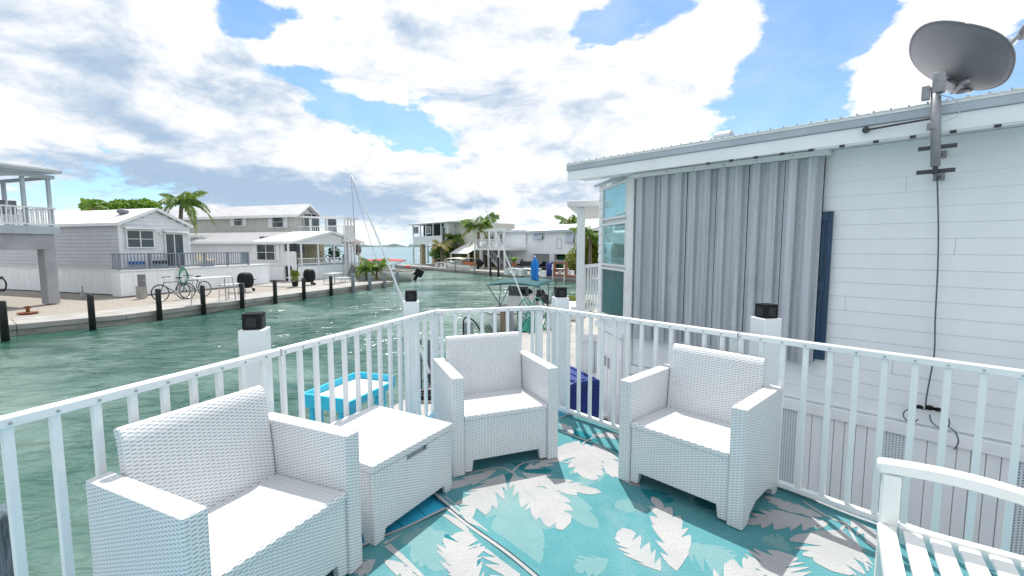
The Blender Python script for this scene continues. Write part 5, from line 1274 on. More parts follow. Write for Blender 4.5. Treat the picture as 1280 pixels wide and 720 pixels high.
# deck chair, pots, dish on the porch
p = on_bank(433, 352.5); t = thing('deck_lounger', p, LB.a, 'grey reclining deck chair on the patio right of the small white table', 'lounger')
MB().bar((-.9, 0, .30), (.25, 0, .28), .55, .04).build('seat', 'rail', t); MB().bar((.25, 0, .28), (.75, 0, .95), .55, .04, up=(0, 1, 0)).build('backrest', 'dish', t)
for x in (-.8, .2, .6):
    for y in (-.24, .24): MB().tube([(x, y, 0), (x, y, .28)], .02, 6).build('leg', 'steel', t)
p = on_bank(369, 358); t = thing('potted_plant', p, 0, 'potted climbing plant with pale stem at the first porch post', 'potted plant')
MB().tube([(0, 0, 0), (0, 0, .26)], [.14, .18], 12).build('pot', 'black', t); MB().tube([(0, 0, .2), (.05, 0, .9), (-.02, 0, 1.5)], .03, 6).build('stem', 'beige', t)
leafy((0, 0, .62), (.22, .22, .4), 160, .09, rn).build('leaves', 'leaf_yellow', t, fix=False)['kind'] = 'stuff'
MB().box(-.13, .13, -.02, .02, .9, 1.9).build('trellis', 'rail', t)
for (u, v, s, sd_, lb) in ((458, 350.5, 1, 3, 'small potted palm at the end of the left bank, left of two'), (471, 350, 1.05, 4, 'small palm at the end of the left bank, right of two')):
    p = on_bank(u, v); palm('small_palm', p, p.z+.75*s, (0, 0), 1.15*s, 14, lb, 'palm_leaf', .07, sd_, .75, 18, .05, .38, 'small palms at the end of the left bank')
p = at_y(428, 322, LB.w(P_y(428, 322, 6.3)[0], 6.3).y); t = bush('porch_plant', Vector((p.x-.6, p.y, GZ+1.0)), [(0, 0, .75, .45, .4, .5)], 260, .12, 'leaf', 'leafy green plant standing inside the gabled porch', 'plant', 3, 2)
# bicycles parked on the porch
def small_bike(u, lb):
    q = P_y(u, 327, 6.5)[0]; w = LB.w(q, 6.5); b_ = bike(Vector((w.x, w.y, GZ+1.0)), LB.a, lb, 'dish', 0); b_.scale = (.9, .9, .9); b_['group'] = 'bicycles on the porch'
small_bike(404, 'bicycle behind the gabled porch railing, left of the two on the porch'); small_bike(426, 'bicycle behind the gabled porch railing, right of the two on the porch')
q = P_y(446, 312, 5.8); w = LB.w(q[0], 5.75); t = thing('small_dish', (w.x, w.y, q[1]+GZ), 0, 'small grey satellite dish on the last porch post', 'satellite dish')
MB().grid(lambda a, b: (.32*a*math.cos(2*math.pi*b), .10*a*a-.1, .4*a*math.sin(2*math.pi*b)), 6, 20).build('dish', 'dish', t, smooth=True, solid=.01); MB().tube([(0, -.1, 0), (0, .05, -.2)], .03, 6).build('bracket', 'dish_bracket', t)

# ------------------------------------------------------------------ the far side of the basin, in the frame FB (x right along the bank, y back)
def F_y(u, v, y): a = FB.py(u, v, y); return a[0], a[1]
def fthing(name, label, cat): return thing(name, (FB.o.x, FB.o.y, GZ), FB.a, label, cat)
def fb(t, name, m, x0, x1, y0, y1, z0, z1, bev=0): return MB().box(x0, x1, y0, y1, z0, z1).build(name, m, t, bev=bev)
class FT: pass
def fwin(t, y, u0, v1, u1, v0, cols=1, rail=True, m='glass'):
    h = FT(); h.t = t; a, z0 = F_y(u0, v1, y); b, z1 = F_y(u1, v0, y); return win_y(h, y, a, b, z0, z1, cols, m, rail)
# F: stilted house with cream columns
y = 3.4
F = fthing('stilted_house', 'beige stilted house with cream columns and glazed balcony, far side of the basin', 'house')
x0, zf = F_y(516, 303, y); x1 = F_y(601, 300, y+3)[0]; ze = F_y(516, 281.5, y)[1]; xm = F_y(552, 290, y)[0]
fb(F, 'floor_slab', 'rail', x0, xm, y, y+8, zf-.25, zf)
fb(F, 'balcony_wall', 'pale_siding', x0+.05, xm-.02, y+.02, y+.12, zf+.002, zf+.75)
fb(F, 'room_wall', 'dark_fabric', x0+.3, xm, y+1.4, y+1.5, zf+.002, ze-.01)
MB().prism([(y-.4, ze), (y-.4, ze+.12), (y+3.0, ze+.55), (y+6, ze+.12), (y+6, ze)], 'x', x0-.4, x1-.5).build('roof', 'roof_white', F)
for u in (516, 525, 532, 541, 551): q = F_y(u, 290, y)[0]; fb(F, 'balcony_post', 'rail', q-.06, q+.06, y-.01, y+.11, zf+.752, ze-.01)
for u0, u1 in ((517.5, 523.5), (533.5, 539)): fwin(F, y+.06, u0, 292, u1, 283.5, 2, False)
xw = F_y(558, 290, y)[0]
fb(F, 'wall', 'beige', xm+.01, x1, y+1.2, y+8, zf-.25, ze-.01)
fb(F, 'wall', 'pale_siding', xm+.01, xw, y+.3, y+1.19, zf-.25, ze-.01)
fwin(F, y+.3, 554, 300, 557, 284, 1, False); fwin(F, y+1.2, 561, 296, 565, 284, 1)
for u, yy in ((516, .1), (526, .4), (534, 2.5), (541, .4), (549, 2.2), (556, .6)):
    q = F_y(u, 320, y+yy)[0]; big = u in (526, 541, 549, 556); r_ = .28 if big else .1
    fb(F, 'column', 'yellow_col' if big else 'rail', q-r_, q+r_, y+yy, y+yy+2*r_, 0, zf-.252, bev=.02)
fb(F, 'ground_wall', 'yellow_col', F_y(552, 320, y+4)[0], x1, y+4, y+4.2, 0, zf-.26)
fb(F, 'ground_door', 'dark_fabric', F_y(556, 320, y+3.9)[0], F_y(566, 320, y+3.9)[0], y+3.9, y+3.99, 0, zf-.7)
# shed with ribbed metal roof
y = 2.6; t = fthing('metal_roof_shelter', 'white ribbed metal shelter roof between the stilted house and the white stairs', 'shelter')
a, za = F_y(562, 317, y); b, _ = F_y(585, 317, y); zt_ = F_y(575, 303, y+2.5)[1]
n = 8
for k in range(n): MB().prism([(y, za), (y, za+.06), (y+2.5, zt_+.06), (y+2.5, zt_)], 'x', a+(b-a)*k/n, a+(b-a)*(k+1)/n-.04).build('roof_sheet', 'roof_white', t)
for q in (a+.1, b-.1): fb(t, 'post', 'rail', q-.08, q+.08, y+.05, y+.2, 0, za-.005)
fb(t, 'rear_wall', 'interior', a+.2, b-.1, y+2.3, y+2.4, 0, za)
# G: white stair tower and upper deck
y = 2.8; G = fthing('white_upper_deck', 'white upper deck with posts and an outside stair, left of the long white house', 'deck')
x0, zt_ = F_y(592, 290, y); x1, _ = F_y(631, 290, y); zd = F_y(610, 310, y)[1]; zr_ = F_y(610, 304.5, y)[1]
fb(G, 'upper_floor', 'rail', x0, x1, y, y+3.8, zd-.22, zd); fb(G, 'roof_beam', 'rail', x0-.1, x1, y-.02, y+.12, zt_, zt_+.25); fb(G, 'side_beam', 'rail', x0-.1, x0+.05, y+.13, y+3.8, zt_, zt_+.25)
for u in (593, 602, 611, 619, 630): q = F_y(u, 300, y)[0]; fb(G, 'upper_post', 'rail', q-.07, q+.07, y-.01, y+.11, zd+.002, zt_-.002)
for u in (593, 600, 610, 623, 630): q = F_y(u, 320, y)[0]; fb(G, 'lower_post', 'rail', q-.07, q+.07, y, y+.14, 0, zd-.222)
small_rail(G, (x0, y+.05, 0), (x1, y+.05, 0), zd, zd+.85, 'rail', 34, 0, .035)
fb(G, 'room_wall', 'pale_siding', F_y(604, 300, y+2.6)[0], x1, y+2.6, y+2.8, zd+.01, zt_+.2)
fwin(G, y+2.6, 607, 307, 618, 294, 2, False); fwin(G, y+.2, 625.5, 307, 629, 292, 1, False)
fb(G, 'lower_wall', 'pale_siding', x0+.1, F_y(604, 330, y+.5)[0], y+.4, y+.5, 0, zd-.23)
sx0, sz0 = F_y(606, 312, y+1.2); sx1 = F_y(626, 332, y+1.2)[0]; n = 11
for k in range(n): q = sx0+(sx1-sx0)*k/n; zq = (zd-.2)*(1-k/n); fb(G, 'stair_tread', 'rail', q, q+(sx1-sx0)/n+.05, y+1.1, y+2.1, zq-.05, zq)
for yy in (y+1.05, y+2.12):
    MB().bar((sx0, yy, zd-.25), (sx1, yy, .05), .08, .26, up=(0, 1, 0)).build('stringer', 'rail', G)
    MB().bar((sx0, yy, zd+.65), (sx1, yy, .95), .07, .07).build('handrail', 'rail', G)
    for k in range(7): q = sx0+(sx1-sx0)*(k+.5)/7; zq = (zd-.2)*(1-(k+.5)/7); MB().box(q-.02, q+.02, yy-.02, yy+.02, zq, zq+.85).build('baluster', 'rail', G)
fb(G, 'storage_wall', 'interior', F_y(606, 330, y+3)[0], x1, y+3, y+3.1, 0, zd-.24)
# H: long white house over a carport
y = 5.6; Hh = fthing('long_white_house', 'long white house raised over an open carport, right of the basin', 'house')
x0, ze = F_y(630, 289, y); x1 = F_y(733, 292, y)[0]+.2; ze = F_y(680, 290, y)[1]; zb_ = F_y(690, 317.5, y)[1]; xc = F_y(663, 330, y)[0]
fb(Hh, 'upper_wall', 'vinyl', x0, x1, y, y+7, zb_, ze)
fb(Hh, 'lower_wall', 'vinyl', x0, xc, y, y+7, 0, zb_-.004)
MB().prism([(y-.35, ze-.02), (y-.35, ze+.10), (y+3.5, ze+.85), (y+7.4, ze+.10), (y+7.4, ze-.02)], 'x', x0-.5, x1+.4).build('roof', 'roof_white', Hh)
MB().prism([(y-.40, ze-.10), (y-.355, ze-.10), (y-.355, ze+.12), (y-.40, ze+.12)], 'x', x0-.5, x1+.4).build('gutter', 'grey_trim', Hh)
for u0, u1, v0, v1 in ((669, 679, 289.8, 299), (709, 718, 292, 303)):
    a, z0_ = F_y(u0, v1, y); b, z1_2 = F_y(u1, v0, y); z1_2 = min(z1_2, ze-.12)
    w_ = fb(Hh, 'window', 'dark_fabric', a, b, y-.03, y-.004, z0_, z1_2); MB().prism([(y-.04, z1_2+.03), (y-.26, z0_-.02), (y-.29, z0_+.0), (y-.07, z1_2+.06)], 'x', a-.08, b+.08).build('storm_awning', 'pale_awning', w_)
a, z0_ = F_y(696, 311, y); b, z1_2 = F_y(702, 298, y); p0 = FT(); p0.t = Hh
for q in ((a, b, z0_, z0_+.04), (a, b, z1_2-.04, z1_2), (a, a+.05, z0_+.041, z1_2-.041), (b-.05, b, z0_+.041, z1_2-.041)): MB().box(q[0], q[1], y-.04, y-.002, q[2], q[3]).build('hatch_frame', 'grey_trim', Hh)
for u in (665, 688, 691, 713, 730): q = F_y(u, 330, y)[0]; fb(Hh, 'carport_pier', 'pale_siding', q-.16, q+.16, y+.01, y+.3, 0, zb_-.003)
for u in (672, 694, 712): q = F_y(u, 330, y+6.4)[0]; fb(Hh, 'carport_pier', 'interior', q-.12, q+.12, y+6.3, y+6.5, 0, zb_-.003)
# kayaks and a truck-like load in the carport
for k, (v, lb, m_, u0, u1) in enumerate(((322, 'green kayak on the upper rack in the carport', 'green_boat', 692, 712), (332, 'dark green kayak on the lower rack in the carport', 'green_boat', 691, 714), (338, 'black canoe low in the carport under the green kayaks', 'black', 691, 713))):
    a, z_ = F_y(u0, v, y+1); b, _ = F_y(u1, v, y+1); p = FB.w((a+b)/2, y+1.0); L_ = b-a
    t = thing('kayak', (p.x, p.y, GZ+max(z_, .3+.5*0)), FB.a, lb, 'kayak', 'boats stored in the carport')
    MB().grid(lambda s, r: (L_/2*math.cos(math.pi*s), .36*math.sin(math.pi*s)**.7*math.cos(2*math.pi*r), .20*math.sin(math.pi*s)**.6*math.sin(2*math.pi*r)+.12*abs(math.cos(math.pi*s))**3), 14, 12).build('hull', m_, t, smooth=True)
    MB().tube([(-.5+.0, 0, .17), (.5, 0, .17)], .16, 8).build('cockpit_cover', 'black', t)
for u in (692, 712):
    q = F_y(u, 330, y+1.0); p = FB.w(q[0], y+1.0)
    t = tag(MB().box(-.05, .05, -.5, .5, 0, 2.0).build('kayak_rack', 'steel', loc=(p.x, p.y, GZ), rot=FB.a), 'steel upright of the kayak rack, '+('left' if u < 700 else 'right')+' one in the carport', 'rack')
def fthing_at(name, u, v, label, cat, group=None, y=None, ang=0):
    p = on_z(u, v, DOCK+.01); return thing(name, p, FB.a+ang, label, cat, group)
# patio pieces
def sofa(u, v, label, m, w=1.7):
    t = fthing_at('patio_sofa', u, v, label, 'patio sofa'); MB().box(-w/2, w/2, -.35, .35, 0, .38).build('base', m, t, bev=.05); MB().box(-w/2, w/2, .36, .52, 0, .85).build('backrest', m, t, bev=.06)
    for s in (-1, 1): MB().box(s*w/2-.1, s*w/2+.1, -.35, .35, .385, .6).build('arm', m, t, bev=.04)
    return t
sofa(657, 338, 'dark patio sofa against the long white house wall', 'dark_fabric', 2.6)
sofa(682, 339, 'black patio sofa at the carport left side, behind the blue parasol', 'black', 1.9)
sofa(553, 330.5, 'dark patio sofa under the stilted house', 'dark_fabric', 2.6)
sofa(566, 331, 'grey patio bench under the metal roofed shelter', 'dish_bracket', 2)
for k, (u, v, w, lb) in enumerate(((666, 345, 1.6, 'white low patio table left of the folded blue parasol'), (657, 344, 1.0, 'small white side table near the dark patio sofa'), (642.5, 344, 1.1, 'white pedestal table under the potted banana plant'), (700, 345, 1.6, 'white patio table in front of the carport'), (552, 334, 1.2, 'white bench on the basin wall before the stilted house'))):
    t = fthing_at('patio_table', u, v, lb, 'table'); MB().tube([(0, 0, .51), (0, 0, .55)], w/2*.85, 14).build('tabletop', 'rail', t)
    MB().tube([(0, 0, 0), (0, 0, .509)], [.22, .07], 10).build('pedestal', 'rail', t)
    for s in (-1, 1): c_ = thing('patio_stool', t.location+FB.x*s*(w*.5+.32), FB.a, 'white stool '+('left' if s < 0 else 'right')+' of the '+lb, 'stool', 'white stools across the basin'); MB().box(-.2, .2, -.2, .2, .40, .45).build('seat', 'rail', c_); MB().box(-.17, .17, -.17, .17, 0, .399).build('base', 'rail', c_)
t = fthing_at('potted_banana', 642.5, 341, 'banana plant in a clay pot in front of the long white house', 'potted plant'); MB().tube([(0, 0, .56), (0, 0, .87)], [.22, .30], 12).build('pot', 'soil', t)
for k in range(8):
    a = k*2.4; mb = MB(); L_ = .95
    mb.grid(lambda s, r: ((L_*s*.75)*math.cos(a)-(r-.5)*.34*math.sin(math.pi*min(1, s*.95+.05))*math.sin(a), (L_*s*.75)*math.sin(a)+(r-.5)*.34*math.sin(math.pi*min(1, s*.95+.05))*math.cos(a), 0.87+L_*(1.15*s-.75*s*s)), 8, 2); mb.build('leaf_blade', 'leaf', t, smooth=True)
t = fthing_at('blue_barrel', 687.5, 344.5, 'blue drum beside the red-brown rails in front of the carport', 'drum'); MB().tube([(0, 0, 0), (0, 0, .1), (0, 0, .5), (0, 0, .95), (0, 0, 1.0)], [.28, .31, .33, .31, .27], 14).build('body', 'blue_bin', t, smooth=True); MB().tube([(0, 0, 1.001), (0, 0, 1.04)], .25, 12).build('lid', 'blue_bin', t)
t = fthing_at('red_brown_gate', 692, 346, 'red-brown wooden rail frame by the blue drum on the basin wall', 'rail frame')
for x_ in (-.05, 1.15): MB().box(x_, x_+.14, 0, .12, 0, 1.05).build('post', 'red_brown', t)
for z_ in (.5, .95): MB().box(.091, 1.149, .02, .09, z_, z_+.1).build('crossbar', 'red_brown', t)
t = fthing_at('low_red_border', 713, 346.5, 'low red-brown brick border along the bank at the right', 'border')
for k in range(14): MB().box(-1.6+k*.25, -1.6+k*.25+.235, 0, .18, 0, .14).build('brick', 'red_brown', t)
for u, v, vt, lb in ((525, 334, 324, 'thin white mooring post left on the basin wall'), (569, 336, 325, 'thin grey mooring post before the metal shelter'), (593, 338.5, 324, 'grey mooring post at the stern of the cream canopy boat'), (613, 340.5, 322, 'dark mooring post below the white stair'), (623, 341.5, 322, 'dark mooring post just right of the white stair'), (652.5, 343.5, 324, 'dark mooring post in front of the patio sofa'), (691, 347, 330, 'thin white mooring pole near the blue drum'), (705.5, 348.5, 331, 'thin white mooring pole at the right end of the basin wall')):
    q = FB.py(u, v, -.1)[0]; p = FB.w(q, -.1); z1_2 = at_y(u, vt, p.y).z; dk = 'dark' in lb
    tag(MB().tube([(0, 0, -1.5), (0, 0, z1_2-GZ)], .09 if dk else .06, 10).build('mooring_post', 'piling_black' if dk else ('piling_grey' if 'grey' in lb else 'rail'), loc=(p.x, p.y, GZ)), lb, 'mooring post', 'mooring posts along the basin wall')
# folded parasol on the basin bank
t = fthing_at('folded_parasol', 668, 352, 'folded bright blue parasol standing by the water, centre right', 'parasol')
p = NB.w(10.4, -1.1); pz_ = at_y(668.5, 360, 15.6)
t.location = (at_y(668.5, 360, 15.6).x, 15.6, DOCK); t.rotation_euler.z = 0
zt_, zl = at_y(668, 321, 15.6).z-DOCK, at_y(668, 357, 15.6).z-DOCK
MB().tube([(0, 0, 0), (0, 0, zt_+.05)], .025, 8).build('pole', 'rail', t)
MB().grid(lambda s, r: ((.02+.10*(s*4 if s < .25 else 1)*(1-.35*max(0, s-.25))*(1+.22*math.cos(6*2*math.pi*r)))*math.cos(2*math.pi*r), (.02+.10*(s*4 if s < .25 else 1)*(1-.35*max(0, s-.25))*(1+.22*math.cos(6*2*math.pi*r)))*math.sin(2*math.pi*r), zt_-(zt_-zl)*s), 16, 36).build('canopy', 'parasol_blue', t, smooth=True)
MB().tube([(0, 0, zl+(zt_-zl)*.5), (0, 0, zl+(zt_-zl)*.54)], .115, 12).build('tie_band', 'parasol_blue', t)
MB().tube([(0, 0, 0), (0, 0, .08)], .25, 16).build('base', 'concrete', t)

# ---- plants across the basin
def fpalm(u, v_top, Y, L, nf, label, seed, **k):
    p = at_y(u, v_top, Y); return palm('palm', Vector((p.x, Y, GZ)), p.z, (0, 0), L, nf, label, seed=seed, **k)
fpalm(598, 281, 47.5, 1.95, 16, 'tall fan palm behind the white upper deck', 21, nleaf=20, ll=1.0, lw=.10, trunk_r=.13, droop=.5)
fpalm(569, 297, 53, 1.9, 13, 'bright green palm in front of the stilted house wall', 22, nleaf=18, ll=.7, lw=.10)
fpalm(552, 307, 51, 1.3, 12, 'yellow-green palm between stilted house and metal shelter', 23, m='palm_yellow', ll=.6, lw=.10)
fpalm(712, 277, 66, 2.2, 12, 'distant palm top above the right end of the long white roof', 24, ll=1.0, lw=.14, nleaf=18)
fpalm(738, 297, 36, 2.0, 16, 'green palm behind the porch post on the right', 25, ll=.7, lw=.07, droop=.9)
def fbush(u, v, Y, cl, n, s, m, label, seed, cat='bush', name='bush'):
    p = at_y(u, v, Y); return bush(name, Vector((p.x, Y, GZ)), cl, n, s, m, label, cat, seed, 3)
fbush(546, 320, 52, [(0, 0, 1.5, .9, .8, .7)], 700, .14, 'leaf', 'dark round topiary tree before the stilted house columns', 31, name='round_bush')
fbush(586, 322, 50.5, [(0, 0, 1.0, 1.5, 1, 1.0), (.9, 0, 1.9, 1.0, .8, .9), (1.9, .3, 2.6, .8, .7, .6), (-.9, 0, .6, .8, .8, .6)], 1700, .15, 'leaf_yellow', 'yellow-green bougainvillea climbing beside the metal shelter', 32)
fbush(566, 325, 54, [(0, 0, 1.2, 1.2, .8, 1.3)], 700, .16, 'leaf', 'dark green shrub in the shade between the stilted house and shelter', 33)
fbush(623, 322, 55, [(0, 0, 2.0, 1.6, .8, 1.3)], 700, .17, 'leaf_yellow', 'sunlit shrub seen through the white stair', 34)
fbush(680, 326, 56, [(0, 0, 2.2, 4.5, 1, 1.6), (4.5, 0, 2.0, 3, 1, 1.3), (9, -2, 2.1, 3, 1, 1.5)], 2600, .24, 'leaf_yellow', 'yellow-green shrubs behind the open carport', 35)
fbush(719, 330, 37, [(0, 0, 1.1, .8, .8, 1.1), (.9, .2, 1.6, .9, .8, 1.2), (1.9, .3, 1.2, 1.0, .8, 1.2), (1.6, .5, 2.6, .8, .7, .7), (-.5, 0, .6, .5, .6, .6)], 3400, .13, 'leaf_yellow', 'large yellow-green bush on the bank left of the porch post', 36)
fbush(742, 330, 39, [(0, 0, 1.6, 1.4, 1, 1.7), (1.2, 1, 2.4, 1.3, 1, 1.2), (0, 1, 3.4, .9, .9, .6)], 3200, .15, 'leaf', 'tall green bush seen between the porch post and bay window', 37)
p = at_y(716, 376, 15.2); bush('low_bush', Vector((p.x, 15.2, DOCK)), [(0, 0, .28, .42, .35, .28), (.5, .1, .22, .3, .3, .22)], 700, .06, 'leaf_yellow', 'small yellow-green shrub on our dock behind the far right corner piling', 'bush', 38, 2)

# ------------------------------------------------------------------ boats
def hull(L, B, H, t, m='hull'):
    # x forward; sheer, flare and a pointed bow
    def sec(a, b):                                  # a along 0 stern .. 1 bow, b round from port gunwale to starboard
        w = B/2*(1-max(0, (a-.45)/.55)**2.2)*(.93+.07*min(1, a*4)); k = b*2-1; s = -1 if k < 0 else 1; k = abs(k)
        y = w*min(1, (k*1.25))**.8; z = -H*.38*(1-k**1.7*1)+(H*.62+.14*H*a*a*2)*max(0, (k-.12)/.88)**1.15
        flare = .82+.18*k
        x = -L/2+L*a*(1-.07*(1-k)*(a > .6)*(a-.6)/.4*2)
        return (x, s*y*flare, z)
    MB().grid(sec, 18, 16).build('hull', m, t, smooth=True, solid=.03)
    def gun(s): return [tuple(Vector(sec(a/18, 1 if s > 0 else 0))+Vector((0, 0, .02))) for a in range(19)]
    for s in (-1, 1): MB().tube(gun(s), .035, 6).build('rub_rail', 'dish_bracket', t, smooth=True)
    dz = H*.22; MB().grid(lambda a, b: (sec(a*.97+.01, .5)[0], (sec(a*.97+.01, 1)[1]*.9)*(b*2-1), dz), 12, 2).build('sole', m, t)
    MB().grid(lambda a, b: (sec(.66+a*.33, .5)[0], sec(.66+a*.33, 1)[1]*.97*(b*2-1), sec(.66+a*.33, 1)[2]-.01), 8, 2).build('foredeck', m, t)
    MB().box(-L/2+.0, -L/2+.06, -B*.42, B*.42, -H*.3, H*.55).build('transom', m, t)
    return sec
def outboard(t, x, z, s=1, m='black', tilt=-.5):
    g = MB(); mtx = Matrix.Translation((x, 0, z))@Matrix.Rotation(tilt, 4, 'Y')
    g.box(-.42*s, .12*s, -.17*s, .17*s, .12*s, .62*s, mtx); o = g.build('outboard_cowl', m, t, bev=.07*s, seg=3)
    l = MB(); l.box(-.22*s, -.02*s, -.07*s, .07*s, -.55*s, .119*s, mtx); l.build('outboard_leg', m, o, bev=.02)
    l = MB(); l.box(-.34*s, .02*s, -.09*s, .09*s, -.36*s, -.33*s, mtx); l.box(-.30*s, -.05*s, -.02*s, .02*s, -.80*s, -.551*s, mtx); l.build('skeg', m, o)
    q = MB(); q.tube([tuple(mtx@Vector((-.36*s, 0, -.52*s))), tuple(mtx@Vector((.0, 0, -.50*s)))], [.05*s, .07*s], 8); q.build('gearcase', m, o)
def bimini(t, x0, x1, B, z0, z1, m, fm='steel'):
    MB().grid(lambda a, b: (x0+(x1-x0)*a, B/2*(2*b-1)*1.02, z1-.10*(2*b-1)**2-.08*(2*a-1)**2), 10, 8).build('canopy', m, t, smooth=True, solid=.02)
    for xa_, xb_ in ((x0+.05, (x0+x1)/2), (x1-.05, (x0+x1)/2), ((x0+x1)/2, (x0+x1)/2+.1)):
        MB().tube([(xb_, -B/2, z0), (xa_, -B/2, z1-.16), (xa_, 0, z1-.09), (xa_, B/2, z1-.16), (xb_, B/2, z0)], .016, 6).build('bow_frame', fm, t)
# near boat, bow towards us, along our bank
p = NB.w(9.3, 1.15); t = thing('centre_console_boat', (p.x, p.y, WATER-.10), NB.a+math.pi, 'white open boat with teal bimini top moored at our dock', 'boat')
hull(5.0, 1.95, .78, t)
MB().box(-.75, .05, -.38, .38, .2, 1.05).build('console', 'hull', t, bev=.05); MB().box(.051, .09, -.34, .34, 1.0, 1.32).build('windscreen', 'glass', t)
MB().box(-1.5, -1.0, -.42, .42, .2, .72).build('leaning_seat', 'hull', t, bev=.05); MB().box(-1.48, -1.0, -.42, .42, .721, .82).build('cushion', 'dark_fabric', t, bev=.02)
MB().tube([(-.35+.14*math.cos(a), .14*math.sin(a)*1.2, 1.12+.05*math.cos(a)) for a in [2*math.pi*k/16 for k in range(17)]], .014, 6).build('steering_wheel', 'black', t)
MB().box(.7, 1.3, -.3, .3, .2, .60).build('cooler', 'rail', t, bev=.04); MB().box(.69, 1.31, -.31, .31, .602, .66).build('cooler_lid', 'dish_bracket', t, bev=.02)
for k in range(4): MB().box(-.3+k*.12, -.22+k*.12, .2-.06*k, .4-.05*k, 1.06+.0*k, 1.18+.05*(k % 2)).build('gear_bag', 'black' if k % 2 else 'dark_metal', t, bev=.02)
bimini(t, -1.9, .75, 1.75, .55, at_y(645, 352.5, 14.2).z-WATER+.10, 'teal_cloth', 'dark_metal')
outboard(t, -2.55, .45, .9)
# teal ropes and crab net on the dock beside it
p = on_z(664, 413, DOCK+.01); t = thing('net_pile', p, 0, 'heap of green net and rope on our dock beside the boat', 'net'); rn = random.Random(5); 
for k in range(9):
    c_ = Vector((rn.uniform(-.2, .25), rn.uniform(-.2, .3), .05)); h_ = rn.uniform(.3, .85)
    MB().tube([c_+Vector((.22*math.cos(a+k)*(1-abs(math.sin(a/2))*.4), .16*math.sin(a+k), h_*abs(math.sin(a/2)))) for a in [2*math.pi*j/16 for j in range(17)]], .016, 5, cap=False).build('rope_loop', 'net', t, smooth=True)
MB().grid(lambda a, b: (.34*(1-a)**.6*math.cos(2*math.pi*b)*(1+.2*math.sin(b*31)), .30*(1-a)**.6*math.sin(2*math.pi*b), .34*a+.03*math.sin(b*40)), 8, 30).build('net_cloth', 'net', t)
# small dock pieces near it
p = on_z(631, 418, DOCK); t = tag(MB().box(-.07, .07, -.07, .07, -1.6, .62).build('timber_post', 'wood', loc=(p.x-.05, p.y, DOCK)), 'brown square timber post at the dock edge in front of the boat', 'post')
tag(MB().tube([(0, 0, -1.6), (0, 0, .60)], .085, 12).build('grey_post', 'piling_grey', loc=(p.x+.14, p.y+.1, DOCK)), 'grey round post right of the brown timber post', 'post')
p = at_y(586, 402, 9.6); t = thing('rope_piling', (p.x, 9.6, DOCK-1), 0, 'short grey piling with a black rope, between the rail and boat', 'piling'); zz_ = p.z-DOCK+1
MB().tube([(0, 0, 0), (0, 0, zz_-.03), (0, 0, zz_)], [.10, .10, .07], 12).build('post', 'piling_grey', t, smooth=True)
MB().tube(smooth_path([Vector((-.1, -.05, zz_-.5)), Vector((-.11, 0, zz_+.02)), Vector((.02, 0, zz_+.07)), Vector((.18, 0, zz_-.08)), Vector((.34, 0, zz_-.45)), Vector((.42, .05, zz_-.62))]), .016, 6).build('rope', 'black', t, smooth=True)
for k, (u, v, vt) in enumerate(((676, 402, 371), (684, 398, 368))):
    q = NB.w(11.2+k*.9, .12); zt2 = at_y(u, vt, q.y).z; tag(MB().tube([(0, 0, -1.2), (0, 0, zt2-DOCK)], .075, 12).build('dock_piling', 'piling_black', loc=(at_y(u, vt, q.y).x, q.y, DOCK)), 'short black piling on our dock edge, '+('left' if k == 0 else 'right')+' of the pair behind the boat', 'piling')
# white dock box and tub beside boat, behind corner piling
p = on_z(693, 408, DOCK+.004); t = thing('dock_box', (p.x+.1, p.y, DOCK), NB.a, 'white dock box on our dock right of the boat', 'dock box'); MB().box(-.5, .5, -.25, .25, 0, .42).build('body', 'hull', t, bev=.03); MB().box(-.52, .52, -.27, .27, .423, .48).build('lid', 'rail', t, bev=.02)
p = on_z(712, 400, DOCK+.004); t = thing('dock_box', (p.x+.15, p.y+.5, DOCK), NB.a, 'second white dock box, behind the far right corner piling', 'dock box'); MB().box(-.6, .6, -.3, .3, 0, .38).build('body', 'hull', t, bev=.03); MB().box(-.62, .62, -.32, .32, .383, .44).build('lid', 'rail', t, bev=.02)
# mooring whips
def whip(pb_, u, v, Y, label, rope):
    tip = at_y(u, v, Y); t = thing('mooring_whip', pb_, 0, label, 'mooring whip', 'white mooring whips leaning over the water'); d = tip-pb_
    MB().tube([d*a+Vector((0, 0, .10*math.sin(math.pi*a))) for a in [k/12 for k in range(13)]], [.026*(1-.7*k/12) for k in range(13)], 8).build('pole', 'sleeve', t, smooth=True)
    MB().box(-.08, .08, -.08, .08, 0, .02).build('base_plate', 'steel', t); MB().tube([(0, 0, .021), tuple(d*.06)], .05, 10).build('socket', 'dark_metal', t)
    MB().tube([tuple(d), tuple(d*.72+Vector((-.07, 0, -.10))), tuple(d*.35+Vector((-.10, 0, -.16)))], .003, 5).build('line', 'dish_bracket', t)
    if rope: MB().tube([tuple(d), (d.x+.03, d.y, d.z-1.0)], .0035, 5).build('hanging_line', 'dish_bracket', t)
whip(on_z(542, 482, DOCK+.002), 439, 219, 7.0, 'long pale mooring whip leaning left over the canal, nearer one', True)
whip(on_z(666, 408, DOCK+.002), 606, 259, 12.9, 'long white mooring whip leaning left above the teal canopy boat, farther one', False)
